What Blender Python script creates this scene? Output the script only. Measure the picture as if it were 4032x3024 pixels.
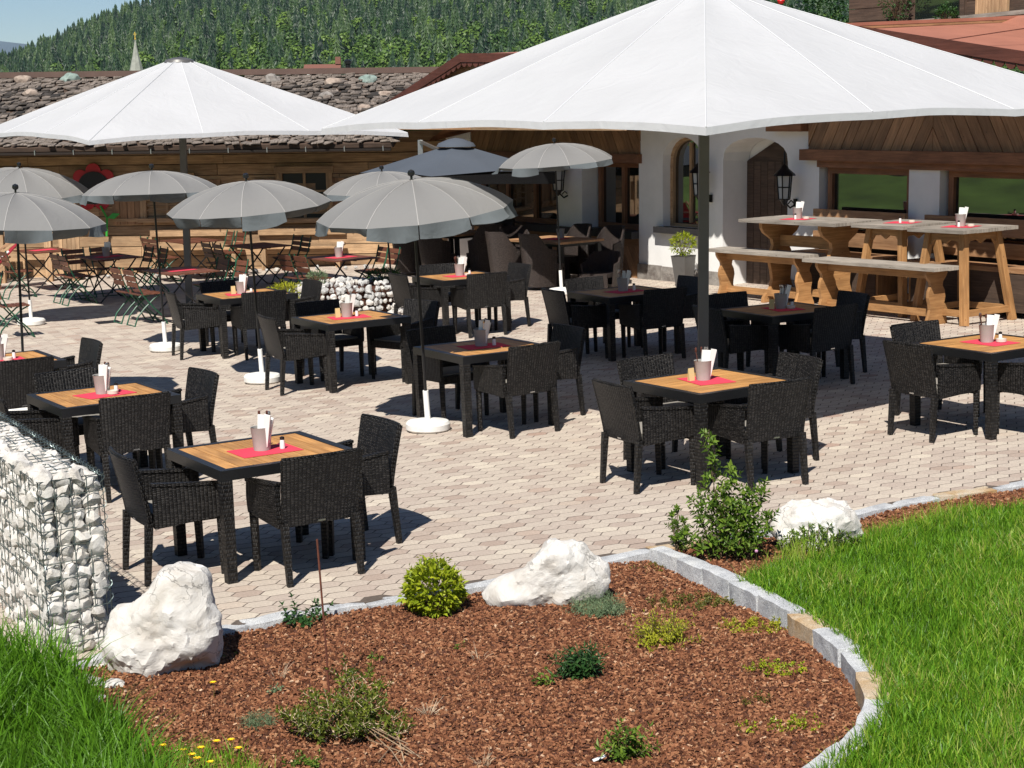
import bpy, bmesh, math, random
import numpy as np
from mathutils import Vector, Matrix, noise
R = math.radians
random.seed(7)
rng = np.random.default_rng(7)
scene = bpy.context.scene
for o in list(bpy.data.objects): bpy.data.objects.remove(o)
COL = scene.collection

# ------------------------------------------------------------ camera, sky, sun
F_PX, PITCH, CAM_H = 6978.0, 0.15458, 2.92      # focal length in pixels of the 4032 px photograph
R_FLAT, R_UP = 0.0391, 0.013                     # camera roll against the sloping terrace / against plumb
def cam_axes(r):
    cp, sp, c, s = math.cos(PITCH), math.sin(PITCH), math.cos(r), math.sin(r)
    right0, up0, fwd0 = Vector((1, 0, 0)), Vector((0, sp, cp)), Vector((0, cp, -sp))
    return c*right0 - s*up0, s*right0 + c*up0, fwd0
def cam_rot(r):
    a, b, f = cam_axes(r)
    return Matrix((a, b, -f)).transposed()
PIV = Vector((0, 0, CAM_H))
SLOPE = Matrix.Translation(PIV) @ (cam_rot(R_UP) @ cam_rot(R_FLAT).inverted()).to_4x4() @ Matrix.Translation(-PIV)
cam = bpy.data.cameras.new('camera'); camo = bpy.data.objects.new('camera', cam); COL.objects.link(camo)
camo.matrix_world = Matrix.Translation(PIV) @ cam_rot(R_UP).to_4x4()
cam.sensor_fit = 'HORIZONTAL'; cam.sensor_width = 36; cam.lens = 36*F_PX/4032; cam.clip_start = .1; cam.clip_end = 30000
scene.camera = camo

SUN_EL = R(50); SUN_H = Vector((-.24, -.97)).normalized()
world = bpy.data.worlds.new('World'); scene.world = world; world.use_nodes = True
nt = world.node_tree; nt.nodes.clear()
sky = nt.nodes.new('ShaderNodeTexSky'); sky.sky_type = 'NISHITA'; sky.sun_disc = False
sky.sun_elevation = SUN_EL; sky.sun_rotation = math.atan2(SUN_H.x, SUN_H.y) % (2*math.pi)
sky.altitude = 1200; sky.air_density = 1.0; sky.dust_density = 0.; sky.ozone_density = 5.0
bg = nt.nodes.new('ShaderNodeBackground'); bg.inputs[1].default_value = .062
wo = nt.nodes.new('ShaderNodeOutputWorld'); nt.links.new(sky.outputs[0], bg.inputs[0]); nt.links.new(bg.outputs[0], wo.inputs[0])
sl = bpy.data.lights.new('sun', 'SUN'); sl.energy = 5.0; sl.angle = R(.5); sl.color = (1, .95, .87)
so = bpy.data.objects.new('sun', sl); COL.objects.link(so)
so.rotation_euler = Vector((SUN_H.x*math.cos(SUN_EL), SUN_H.y*math.cos(SUN_EL), math.sin(SUN_EL))).to_track_quat('Z', 'Y').to_euler()
scene.view_settings.view_transform = 'Standard'; scene.view_settings.look = 'None'
scene.view_settings.exposure = .42; scene.view_settings.gamma = 1
scene.render.engine = 'CYCLES'
scene.cycles.max_bounces = 6; scene.cycles.diffuse_bounces = 3; scene.cycles.transparent_max_bounces = 6

# photograph positions (2212 px wide view) -> the place
def ray(px, py, r):
    a, b, f = cam_axes(r)
    return a*(px*1.8228-2016)/F_PX - b*(py*1.8228-1512)/F_PX + f
def G(px, py, z=0.):                      # on the terrace (its own sloping frame), z metres above it
    d = ray(px, py, R_FLAT); k = (z-CAM_H)/d.z; return PIV + d*k
def W(px, py, Y):                         # plumb frame, at distance Y
    d = ray(px, py, R_UP); return PIV + d*(Y/d.y)

# ------------------------------------------------------------ materials
def new_mat(name):
    m = bpy.data.materials.new(name); m.use_nodes = True
    n = m.node_tree.nodes; l = m.node_tree.links
    p = n['Principled BSDF']
    return m, n, l, p
def node(n, t, **kw):
    x = n.new(t)
    for k, v in kw.items():
        if k.startswith('i_'):
            key = k[2:]; key = int(key) if key.isdigit() else key.replace('_', ' ')
            x.inputs[key].default_value = v
        else: setattr(x, k, v)
    return x
def ramp(n, stops, interp='LINEAR'):
    r = n.new('ShaderNodeValToRGB'); cr = r.color_ramp; cr.interpolation = interp
    while len(cr.elements) < len(stops): cr.elements.new(.5)
    for e, (p, c) in zip(cr.elements, stops): e.position = p; e.color = (*c, 1)
    return r
def bump(n, l, p, hsock, strength=.3, dist=.01):
    b = node(n, 'ShaderNodeBump'); b.inputs['Strength'].default_value = strength; b.inputs['Distance'].default_value = dist
    l.new(hsock, b.inputs['Height']); l.new(b.outputs[0], p.inputs['Normal'])
def math_(n, l, op, a, b=None):
    x = node(n, 'ShaderNodeMath', operation=op)
    for i, v in enumerate((a, b)):
        if v is None: continue
        if isinstance(v, (int, float)): x.inputs[i].default_value = v
        else: l.new(v, x.inputs[i])
    return x.outputs[0]
def mixc(n, l, fac, a, b, blend='MIX'):
    x = node(n, 'ShaderNodeMix', data_type='RGBA', blend_type=blend)
    for s, v in ((0, fac), (6, a), (7, b)):
        if isinstance(v, (int, float)): x.inputs[s].default_value = v
        elif isinstance(v, tuple): x.inputs[s].default_value = (*v, 1) if len(v) == 3 else v
        else: l.new(v, x.inputs[s])
    return x.outputs[2]

def m_plain(name, c, rough=.6, metal=0., spec=.5, var=.0, nscale=8, bmp=0., coat=0.):
    m, n, l, p = new_mat(name)
    p.inputs['Base Color'].default_value = (*c, 1); p.inputs['Roughness'].default_value = rough; p.inputs['Metallic'].default_value = metal
    p.inputs['Specular IOR Level'].default_value = spec
    if var or bmp:
        tc = node(n, 'ShaderNodeTexCoord'); nz = node(n, 'ShaderNodeTexNoise', i_Scale=nscale, i_Detail=6., i_Roughness=.6)
        l.new(tc.outputs['Object'], nz.inputs['Vector'])
        rp = ramp(n, [(.3, tuple(x*(1-var) for x in c)), (.7, tuple(min(1, x*(1+var)) for x in c))]); l.new(nz.outputs[0], rp.inputs[0])
        l.new(rp.outputs[0], p.inputs['Base Color'])
        if bmp: bump(n, l, p, nz.outputs[0], bmp, .01)
    return m
def m_wood(name, dark, light, rough=.7, grain=1., tonevar=.25, knots=True, bmp=.4, weather=None):
    m, n, l, p = new_mat(name)
    tc = node(n, 'ShaderNodeTexCoord'); oi = node(n, 'ShaderNodeObjectInfo')
    off = node(n, 'ShaderNodeVectorMath', operation='ADD'); sc = node(n, 'ShaderNodeVectorMath', operation='SCALE'); sc.inputs['Scale'].default_value = 37.
    cmb = node(n, 'ShaderNodeCombineXYZ'); l.new(oi.outputs['Random'], cmb.inputs[0]); l.new(oi.outputs['Random'], cmb.inputs[1]); l.new(cmb.outputs[0], sc.inputs[0])
    l.new(tc.outputs['UV'], off.inputs[0]); l.new(sc.outputs[0], off.inputs[1])
    mp = node(n, 'ShaderNodeMapping'); mp.inputs['Scale'].default_value = (1.6*grain, 26*grain, 1); l.new(off.outputs[0], mp.inputs[0])
    nz = node(n, 'ShaderNodeTexNoise', i_Scale=1.4, i_Detail=8., i_Roughness=.65, i_Distortion=.6); l.new(mp.outputs[0], nz.inputs[0])
    mp2 = node(n, 'ShaderNodeMapping'); mp2.inputs['Scale'].default_value = (2.2, 4.5, 1); l.new(off.outputs[0], mp2.inputs[0])
    n2 = node(n, 'ShaderNodeTexNoise', i_Scale=1.2, i_Detail=3.); l.new(mp2.outputs[0], n2.inputs[0])
    rp = ramp(n, [(.28, dark), (.5, tuple((a+b)/2 for a, b in zip(dark, light))), (.72, light)]); l.new(nz.outputs[0], rp.inputs[0])
    col = rp.outputs[0]
    rp2 = ramp(n, [(.3, (.62, .6, .58)), (.65, (1.1, 1.08, 1.05))]); l.new(n2.outputs[0], rp2.inputs[0])
    col = mixc(n, l, .8, col, rp2.outputs[0], 'MULTIPLY')
    if knots:
        vo = node(n, 'ShaderNodeTexVoronoi', i_Scale=2.6); l.new(mp2.outputs[0], vo.inputs[0])
        kr = ramp(n, [(.03, (.25, .2, .16)), (.09, (1, 1, 1))]); l.new(vo.outputs['Distance'], kr.inputs[0])
        col = mixc(n, l, .85, col, kr.outputs[0], 'MULTIPLY')
    if weather:
        n3 = node(n, 'ShaderNodeTexNoise', i_Scale=3., i_Detail=6.); l.new(off.outputs[0], n3.inputs[0])
        wr = ramp(n, [(.42, (0, 0, 0)), (.62, (1, 1, 1))]); l.new(n3.outputs[0], wr.inputs[0])
        col = mixc(n, l, wr.outputs[0], col, weather)
    tr = ramp(n, [(0, (1-tonevar,)*3), (1, (1+tonevar*.6,)*3)]); l.new(oi.outputs['Random'], tr.inputs[0])
    col = mixc(n, l, 1., col, tr.outputs[0], 'MULTIPLY')
    l.new(col, p.inputs['Base Color']); p.inputs['Roughness'].default_value = rough
    bump(n, l, p, nz.outputs[0], bmp, .006)
    return m
def m_random(name, stops, rough=.7, bmpscale=60, bmp=.3, objvar=True, transl=0., spec=.3, fine=.25):
    """tone picked per piece: uv is constant over a piece; object random is added"""
    m, n, l, p = new_mat(name)
    tc = node(n, 'ShaderNodeTexCoord'); oi = node(n, 'ShaderNodeObjectInfo'); sp = node(n, 'ShaderNodeSeparateXYZ'); l.new(tc.outputs['UV'], sp.inputs[0])
    v = math_(n, l, 'FRACT', math_(n, l, 'ADD', sp.outputs[0], oi.outputs['Random'])) if objvar else sp.outputs[0]
    rp = ramp(n, stops); l.new(v, rp.inputs[0]); col = rp.outputs[0]
    nz = node(n, 'ShaderNodeTexNoise', i_Scale=bmpscale, i_Detail=5., i_Roughness=.7); l.new(tc.outputs['Object'], nz.inputs[0])
    fr = ramp(n, [(.3, (1-fine,)*3), (.7, (1+fine*.7,)*3)]); l.new(nz.outputs[0], fr.inputs[0])
    col = mixc(n, l, 1., col, fr.outputs[0], 'MULTIPLY')
    l.new(col, p.inputs['Base Color']); p.inputs['Roughness'].default_value = rough; p.inputs['Specular IOR Level'].default_value = spec
    if bmp: bump(n, l, p, nz.outputs[0], bmp, .01)
    if transl:
        t = node(n, 'ShaderNodeBsdfTranslucent'); l.new(col, t.inputs[0]); ms = node(n, 'ShaderNodeMixShader'); ms.inputs[0].default_value = transl
        out = n['Material Output']; l.new(p.outputs[0], ms.inputs[1]); l.new(t.outputs[0], ms.inputs[2]); l.new(ms.outputs[0], out.inputs[0])
    return m
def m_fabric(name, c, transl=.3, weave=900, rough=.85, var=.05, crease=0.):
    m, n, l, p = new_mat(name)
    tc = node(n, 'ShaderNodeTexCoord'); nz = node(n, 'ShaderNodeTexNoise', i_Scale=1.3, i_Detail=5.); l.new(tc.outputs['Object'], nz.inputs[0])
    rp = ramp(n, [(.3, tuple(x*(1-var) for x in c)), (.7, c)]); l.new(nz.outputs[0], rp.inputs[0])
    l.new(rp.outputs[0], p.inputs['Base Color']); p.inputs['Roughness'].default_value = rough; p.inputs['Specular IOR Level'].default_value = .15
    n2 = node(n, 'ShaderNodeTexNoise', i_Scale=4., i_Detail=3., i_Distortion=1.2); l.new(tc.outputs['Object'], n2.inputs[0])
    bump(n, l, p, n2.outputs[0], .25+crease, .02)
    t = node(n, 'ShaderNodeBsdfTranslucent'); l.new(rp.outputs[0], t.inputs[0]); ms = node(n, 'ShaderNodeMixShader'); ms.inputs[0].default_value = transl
    l.new(p.outputs[0], ms.inputs[1]); l.new(t.outputs[0], ms.inputs[2]); l.new(ms.outputs[0], n['Material Output'].inputs[0])
    return m
def m_wicker(name, dark, light, bw=.026, bh=.011):
    m, n, l, p = new_mat(name)
    tc = node(n, 'ShaderNodeTexCoord'); oi = node(n, 'ShaderNodeObjectInfo')
    sp = node(n, 'ShaderNodeSeparateXYZ'); l.new(tc.outputs['UV'], sp.inputs[0])
    u = math_(n, l, 'DIVIDE', sp.outputs[0], bw); v = math_(n, l, 'DIVIDE', sp.outputs[1], bh)
    colp = math_(n, l, 'PINGPONG', math_(n, l, 'FLOOR', u), 1.)
    row = math_(n, l, 'ADD', v, math_(n, l, 'MULTIPLY', colp, .5))
    su = math_(n, l, 'ABSOLUTE', math_(n, l, 'SINE', math_(n, l, 'MULTIPLY', u, math.pi)))
    sv = math_(n, l, 'ABSOLUTE', math_(n, l, 'SINE', math_(n, l, 'MULTIPLY', row, math.pi)))
    h = math_(n, l, 'MULTIPLY', math_(n, l, 'POWER', su, .5), math_(n, l, 'POWER', sv, .7))
    wn = node(n, 'ShaderNodeTexWhiteNoise', noise_dimensions='2D')
    cb = node(n, 'ShaderNodeCombineXYZ'); l.new(math_(n, l, 'FLOOR', u), cb.inputs[0]); l.new(math_(n, l, 'FLOOR', row), cb.inputs[1]); l.new(cb.outputs[0], wn.inputs['Vector'])
    hv = math_(n, l, 'MULTIPLY', h, math_(n, l, 'ADD', math_(n, l, 'MULTIPLY', wn.outputs[0], .7), .45))
    rp = ramp(n, [(.1, tuple(x*.3 for x in dark)), (.55, dark), (1., light)]); l.new(hv, rp.inputs[0])
    l.new(rp.outputs[0], p.inputs['Base Color']); p.inputs['Roughness'].default_value = .42; p.inputs['Specular IOR Level'].default_value = .35
    bump(n, l, p, h, .9, .006)
    return m
def m_stone(name, c1, c2, c3=None, scale=4., rough=.85, bmp=.6, crack=.5, speck=0.):
    m, n, l, p = new_mat(name)
    tc = node(n, 'ShaderNodeTexCoord'); oi = node(n, 'ShaderNodeObjectInfo')
    add = node(n, 'ShaderNodeVectorMath', operation='ADD'); cb = node(n, 'ShaderNodeCombineXYZ')
    rr = math_(n, l, 'MULTIPLY', oi.outputs['Random'], 19.); l.new(rr, cb.inputs[0]); l.new(rr, cb.inputs[2])
    l.new(tc.outputs['Object'], add.inputs[0]); l.new(cb.outputs[0], add.inputs[1])
    nz = node(n, 'ShaderNodeTexNoise', i_Scale=scale, i_Detail=9., i_Roughness=.65, i_Distortion=.4); l.new(add.outputs[0], nz.inputs[0])
    rp = ramp(n, [(.3, c1), (.55, c2), (.75, c3 or c2)]); l.new(nz.outputs[0], rp.inputs[0]); col = rp.outputs[0]
    vo = node(n, 'ShaderNodeTexVoronoi', i_Scale=scale*2.2, feature='DISTANCE_TO_EDGE')
    dn = node(n, 'ShaderNodeTexNoise', i_Scale=scale*1.5, i_Detail=4.); l.new(add.outputs[0], dn.inputs[0])
    md = mixc(n, l, .35, add.outputs[0], dn.outputs[1]); l.new(md, vo.inputs[0])
    cr = ramp(n, [(0., (1-crack*.6,)*3), (.035, (1, 1, 1))]); l.new(vo.outputs[0], cr.inputs[0])
    n3 = node(n, 'ShaderNodeTexNoise', i_Scale=scale*.6, i_Detail=2.); l.new(add.outputs[0], n3.inputs[0])
    cm = ramp(n, [(.48, (0, 0, 0)), (.6, (1, 1, 1))]); l.new(n3.outputs[0], cm.inputs[0])
    col = mixc(n, l, math_(n, l, 'MULTIPLY', cm.outputs[0], 1.), col, mixc(n, l, 1., col, cr.outputs[0], 'MULTIPLY'))
    if speck:
        n4 = node(n, 'ShaderNodeTexNoise', i_Scale=220., i_Detail=2.); l.new(add.outputs[0], n4.inputs[0])
        s4 = ramp(n, [(.35, (1-speck,)*3), (.65, (1+speck*.6,)*3)]); l.new(n4.outputs[0], s4.inputs[0])
        col = mixc(n, l, 1., col, s4.outputs[0], 'MULTIPLY')
    l.new(col, p.inputs['Base Color']); p.inputs['Roughness'].default_value = rough; p.inputs['Specular IOR Level'].default_value = .25
    bump(n, l, p, nz.outputs[0], bmp, .03)
    return m

M = {}
M['wicker'] = m_wicker('wicker', (.009, .008, .0078), (.055, .05, .046))
M['brown_weave'] = m_wicker('brown weave', (.045, .032, .028), (.11, .085, .075), .012, .008)
M['frame'] = m_plain('dark frame', (.010, .010, .011), .38, var=.3, nscale=90, bmp=.2)
M['cushion'] = m_fabric('cushion', (.3, .28, .25), 0, var=.2)
M['teak'] = m_wood('teak', (.36, .165, .05), (.66, .35, .115), .55, grain=1., tonevar=.14, knots=False, bmp=.15)
M['red_slat'] = m_wood('red slat', (.10, .035, .02), (.23, .085, .05), .5, tonevar=.25, knots=False, bmp=.15)
M['green_metal'] = m_plain('green metal', (.012, .085, .045), .4, .0, .5, var=.3)
M['dark_metal'] = m_plain('dark metal', (.02, .02, .021), .4, .3)
M['pole'] = m_plain('grey pole', (.13, .125, .12), .45, .3, var=.1, nscale=5)
M['steel'] = m_plain('steel', (.5, .5, .48), .35, .9)
M['white_canvas'] = m_fabric('white canvas', (.53, .535, .55), .12, var=.07, crease=.25)
M['seam'] = m_plain('seam', (.56, .565, .58), .8)
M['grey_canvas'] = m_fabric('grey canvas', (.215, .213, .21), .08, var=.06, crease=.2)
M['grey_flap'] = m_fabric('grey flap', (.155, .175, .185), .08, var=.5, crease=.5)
M['slate_canvas'] = m_fabric('slate canvas', (.085, .10, .125), .06, var=.1, crease=.1)
M['black'] = m_plain('black', (.012, .012, .013), .25)
M['concrete_white'] = m_plain('white concrete', (.72, .71, .68), .7, var=.1, nscale=12, bmp=.2)
M['white_plastic'] = m_plain('white', (.82, .82, .8), .45)
M['red_mat'] = m_fabric('red paper', (.68, .06, .10), 0, var=.1)
M['bucket'] = m_plain('grey bucket', (.36, .345, .32), .8, var=.1)
M['glass_dish'] = m_plain('glass dish', (.62, .58, .5), .12)
M['butter'] = m_plain('yellow', (.75, .5, .08), .5)
M['silver'] = m_plain('silver', (.55, .55, .55), .2, .9)
M['hut_wood'] = m_wood('hut wood', (.27, .155, .08), (.60, .41, .24), .75, tonevar=.3)
M['hut_wood_dark'] = m_wood('red brown wood', (.16, .065, .03), (.32, .15, .075), .7, tonevar=.25)
M['panel_wood'] = m_wood('panel wood', (.24, .12, .055), (.46, .27, .145), .65, tonevar=.25)
M['bench_wood'] = m_wood('bench wood', (.27, .125, .042), (.54, .30, .125), .65, tonevar=.2)
M['grey_wood'] = m_wood('grey wood', (.20, .175, .15), (.44, .40, .35), .85, tonevar=.2, bmp=.8)
M['old_wood'] = m_wood('old wood', (.045, .028, .02), (.12, .078, .055), .8, tonevar=.2)
M['shake'] = m_wood('shake', (.035, .028, .024), (.26, .22, .19), .95, tonevar=.9, bmp=.9, knots=False)
M['barge'] = m_wood('barge', (.075, .022, .014), (.135, .045, .03), .6, tonevar=.1, knots=False)
M['red_roof'] = m_plain('red sheet roof', (.34, .135, .09), .6, var=.12, nscale=2)
M['ridge_metal'] = m_plain('ridge metal', (.12, .075, .06), .5, .2, var=.15, nscale=3)
M['gutter'] = m_plain('gutter', (.05, .042, .038), .4, .4)
M['plaster'] = m_plain('plaster', (.80, .795, .78), .9, var=.05, nscale=3, bmp=.35)
M['plinth'] = m_stone('plinth stone', (.13, .11, .1), (.27, .25, .23), (.36, .33, .3), 6, bmp=.8)
M['limestone'] = m_stone('white limestone', (.40, .36, .31), (.61, .59, .56), (.70, .68, .655), 3.6, bmp=1., crack=1.)
M['gabion_stone'] = m_stone('gabion stone', (.42, .38, .33), (.60, .575, .54), (.68, .655, .62), 9, bmp=.7, crack=.4)
M['grey_rubble'] = m_stone('rubble', (.30, .29, .28), (.5, .5, .49), (.62, .61, .59), 9, bmp=.7, crack=.4)
M['granite'] = m_stone('granite', (.30, .31, .33), (.52, .53, .54), (.62, .62, .6), 5, bmp=.5, crack=.15, speck=.45)
M['granite_rust'] = m_stone('rusty granite', (.40, .24, .10), (.52, .42, .30), (.5, .5, .49), 5, bmp=.5, crack=.15, speck=.4)
M['roof_stone'] = m_stone('roof stone', (.2, .15, .12), (.36, .29, .24), (.48, .40, .33), 5, bmp=.7)
M['green_stone'] = m_stone('green stone', (.14, .19, .17), (.24, .31, .28), (.35, .40, .37), 5, bmp=.7)
M['paver'] = m_random('paver', [(0, (.37, .285, .235)), (.15, (.43, .355, .30)), (.5, (.475, .405, .34)), (.88, (.51, .44, .365)), (.96, (.57, .50, .41)), (1, (.37, .26, .21))], .9, 45, .45, fine=.22)
M['joint'] = m_plain('joint sand', (.10, .078, .063), .95, var=.3, nscale=30)
M['chips'] = m_random('bark chips', [(0, (.06, .020, .009)), (.3, (.14, .050, .022)), (.62, (.235, .092, .042)), (.9, (.33, .15, .072)), (.985, (.42, .23, .125)), (1, (.6, .42, .28))], .8, 80, .2, False, fine=.2)
M['soil'] = m_plain('mulch soil', (.075, .024, .011), .95, var=.6, nscale=60, bmp=.6)
M['turf'] = m_plain('turf soil', (.045, .07, .018), .95, var=.5, nscale=30)
M['far_roof'] = m_plain('far roof', (.17, .07, .05), .8)
M['meadow'] = m_plain('meadow', (.10, .17, .03), .9, var=.4, nscale=.5)
def leafmat(name, a, b, c, transl=.35): return m_random(name, [(0, a), (.5, b), (1, c)], .5, 40, 0, True, transl, .35, fine=.1)
M['leaf_lime'] = leafmat('lime leaf', (.17, .24, .012), (.32, .39, .02), (.46, .50, .03))
M['leaf_mid'] = leafmat('mid leaf', (.06, .12, .014), (.12, .21, .024), (.22, .32, .04))
M['leaf_sprawl'] = leafmat('sprawl leaf', (.06, .09, .012), (.12, .16, .02), (.22, .25, .035))
M['leaf_dark'] = leafmat('dark leaf', (.016, .055, .014), (.035, .10, .025), (.07, .16, .04))
M['leaf_silver'] = leafmat('silver leaf', (.13, .19, .10), (.2, .28, .15), (.3, .38, .22))
M['leaf_yellow'] = leafmat('yellow leaf', (.26, .29, .02), (.40, .42, .03), (.5, .48, .05))
M['leaf_red'] = leafmat('red leaf', (.08, .02, .015), (.14, .04, .03), (.07, .10, .02))
M['leaf_olive'] = leafmat('olive leaf', (.09, .10, .02), (.16, .17, .03), (.24, .22, .05))
M['straw'] = m_random('straw', [(0, (.3, .2, .12)), (1, (.6, .47, .33))], .8, 40, 0)
M['stem'] = m_plain('stem', (.10, .07, .035), .8)
M['rust'] = m_plain('rust', (.13, .04, .022), .8, .2, var=.3, nscale=40)
M['petal'] = m_plain('petal', (.85, .55, .01), .6)
M['spruce'] = leafmat('spruce', (.008, .026, .012), (.026, .060, .022), (.07, .12, .035), .1)
M['broadleaf'] = leafmat('broadleaf', (.05, .105, .022), (.09, .165, .03), (.15, .24, .04), .25)
M['hill'] = m_plain('forest floor', (.015, .035, .014), .95, var=.4, nscale=.02)
M['far_hill'] = m_plain('far mountain', (.07, .10, .13), .95, var=.3, nscale=.002)  # blue of the distant haze mixed into the mountain colour
M['spire'] = m_plain('spire shingles', (.28, .28, .25), .8, var=.2, nscale=1.)
M['leafy_red'] = m_plain('red ball', (.6, .02, .02), .4)
M['flower_red'] = m_plain('flower red', (.52, .02, .03), .5)
M['flower_black'] = m_plain('flower black', (.015, .012, .013), .5)
M['flower_green'] = m_plain('flower green', (.04, .35, .05), .5)
M['curtain'] = m_fabric('curtain', (.32, .22, .19), .1)
M['deck_red'] = m_fabric('deck red', (.36, .03, .05), .1)
M['lantern'] = m_plain('lantern iron', (.012, .013, .015), .4, .5)
M['slate_sill'] = m_plain('slate sill', (.03, .028, .03), .5, var=.2)
def glass():
    m, n, l, p = new_mat('window glass')
    p.inputs['Base Color'].default_value = (.012, .014, .014, 1); p.inputs['Roughness'].default_value = .02; p.inputs['Specular IOR Level'].default_value = 1.
    p.inputs['IOR'].default_value = 1.9
    return m
M['glass'] = glass()
M['dark_pane'] = m_plain('dark pane', (.008, .007, .006), .35)
M['lantern_glass'] = m_plain('lantern glass', (.4, .42, .42), .15)

# ------------------------------------------------------------ mesh builder
class MB:
    def __init__(s): s.v = []; s.f = []; s.uv = []; s.sm = []
    def add(s, vs, fs, uvs=None, smooth=False):
        b = len(s.v); s.v += [tuple(x) for x in vs]
        for i, f in enumerate(fs):
            s.f.append([b+k for k in f]); s.uv.append(uvs[i] if uvs else None); s.sm.append(smooth)
        return s
    def beam(s, p0, p1, w, h, up=(0, 0, 1), w1=None, h1=None, uvo=None, const=None):
        p0, p1 = Vector(p0), Vector(p1); d = (p1-p0); L = d.length; d = d/L; up = Vector(up)
        sd = d.cross(up)
        if sd.length < 1e-4: up = Vector((0, 1, 0)); sd = d.cross(up)
        sd.normalize(); u = sd.cross(d)
        w1 = w if w1 is None else w1; h1 = h if h1 is None else h1
        vs = []
        for p, ww, hh in ((p0, w, h), (p1, w1, h1)):
            for a, b in ((-1, -1), (1, -1), (1, 1), (-1, 1)): vs.append(p+sd*a*ww/2+u*b*hh/2)
        o = random.random()*3 if uvo is None else uvo
        fs = [(0, 1, 2, 3), (7, 6, 5, 4), (0, 4, 5, 1), (1, 5, 6, 2), (2, 6, 7, 3), (3, 7, 4, 0)]
        if const is not None: uvs = [[(const, .5)]*4 for _ in fs]
        else:
            E = [(o, 0), (o, w), (o+h, w), (o+h, 0)]
            uvs = [[(o, o), (o, o+w), (o+h, o+w), (o+h, o)]]*2
            k = o
            for q in (w, h, w, h): uvs = uvs+[[(o, k), (o+L, k), (o+L, k+q), (o, k+q)]]; k += q+.05
        return s.add(vs, fs, uvs)
    def box(s, c, d, rz=0., const=None):
        c = Vector(c); m = Matrix.Rotation(rz, 3, 'Z'); ax = max(range(3), key=lambda i: d[i])
        e = Vector([0, 0, 0]); e[ax] = d[ax]/2
        up = Vector((0, 0, 1)) if ax != 2 else Vector((0, 1, 0))
        if ax == 0: w, h = d[1], d[2]
        elif ax == 1: w, h = d[0], d[2]
        else: w, h = d[0], d[1]
        return s.beam(c-m@e, c+m@e, w, h, m@up, const=const)
    def tube(s, pts, r, n=6, r1=None, cap=True):
        pts = [Vector(p) for p in pts]; rings = []; N = len(pts); r1 = r if r1 is None else r1; ref = None; b = len(s.v); dist = 0
        for i, p in enumerate(pts):
            t = (pts[min(i+1, N-1)]-pts[max(i-1, 0)]).normalized()
            if ref is None: ref = t.orthogonal().normalized()
            ref = (ref-t*ref.dot(t)); ref = ref.normalized() if ref.length > 1e-6 else t.orthogonal().normalized()
            bi = t.cross(ref); rr = r+(r1-r)*i/max(1, N-1)
            for k in range(n):
                a = 2*math.pi*k/n; s.v.append(tuple(p+(ref*math.cos(a)+bi*math.sin(a))*rr))
        for i in range(N-1):
            L = (pts[i+1]-pts[i]).length
            for k in range(n):
                k2 = (k+1) % n; s.f.append([b+i*n+k, b+i*n+k2, b+(i+1)*n+k2, b+(i+1)*n+k])
                q = 2*math.pi*r/n; s.uv.append([(dist, k*q), (dist, (k+1)*q), (dist+L, (k+1)*q), (dist+L, k*q)]); s.sm.append(n > 4)
            dist += L
        if cap:
            s.f.append([b+k for k in range(n)][::-1]); s.uv.append(None); s.sm.append(False)
            s.f.append([b+(N-1)*n+k for k in range(n)]); s.uv.append(None); s.sm.append(False)
        return s
    def lathe(s, prof, n=16, c=(0, 0, 0), smooth=True):
        b = len(s.v); c = Vector(c)
        for r, z in prof:
            for k in range(n): a = 2*math.pi*k/n; s.v.append((c.x+r*math.cos(a), c.y+r*math.sin(a), c.z+z))
        for i in range(len(prof)-1):
            for k in range(n):
                k2 = (k+1) % n; s.f.append([b+i*n+k, b+i*n+k2, b+(i+1)*n+k2, b+(i+1)*n+k]); s.uv.append(None); s.sm.append(smooth)
        for i, rev in ((0, True), (len(prof)-1, False)):
            if prof[i][0] > 1e-5:
                f = [b+i*n+k for k in range(n)]; s.f.append(f[::-1] if rev else f); s.uv.append(None); s.sm.append(False)
        return s
    def slab(s, fn, nu, nv, th, usc=1, vsc=1, smooth=True):
        """closed panel from P,N=fn(u,v) with thickness th"""
        g = []; 
        for side in (1, -1):
            for j in range(nv+1):
                for i in range(nu+1):
                    u, v = i/nu, j/nv; e = 1e-3
                    P = Vector(fn(u, v)); du = Vector(fn(min(1, u+e), v))-Vector(fn(max(0, u-e), v)); dv = Vector(fn(u, min(1, v+e)))-Vector(fn(u, max(0, v-e)))
                    N = du.cross(dv).normalized(); g.append(P+N*th/2*side)
        b = len(s.v); s.v += [tuple(x) for x in g]; n1 = (nu+1)*(nv+1)
        idx = lambda sd, i, j: b+(0 if sd == 0 else n1)+j*(nu+1)+i
        for j in range(nv):
            for i in range(nu):
                uv = [(i/nu*usc, j/nv*vsc), ((i+1)/nu*usc, j/nv*vsc), ((i+1)/nu*usc, (j+1)/nv*vsc), (i/nu*usc, (j+1)/nv*vsc)]
                s.f.append([idx(0, i, j), idx(0, i+1, j), idx(0, i+1, j+1), idx(0, i, j+1)]); s.uv.append(uv); s.sm.append(smooth)
                s.f.append([idx(1, i, j), idx(1, i, j+1), idx(1, i+1, j+1), idx(1, i+1, j)]); s.uv.append([uv[0], uv[3], uv[2], uv[1]]); s.sm.append(smooth)
        def edge(a, bq, L0, L1):
            s.f.append([a[0], a[1], bq[1], bq[0]]); s.uv.append([(L0, 0), (L0, th), (L1, th), (L1, 0)]); s.sm.append(False)
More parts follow.
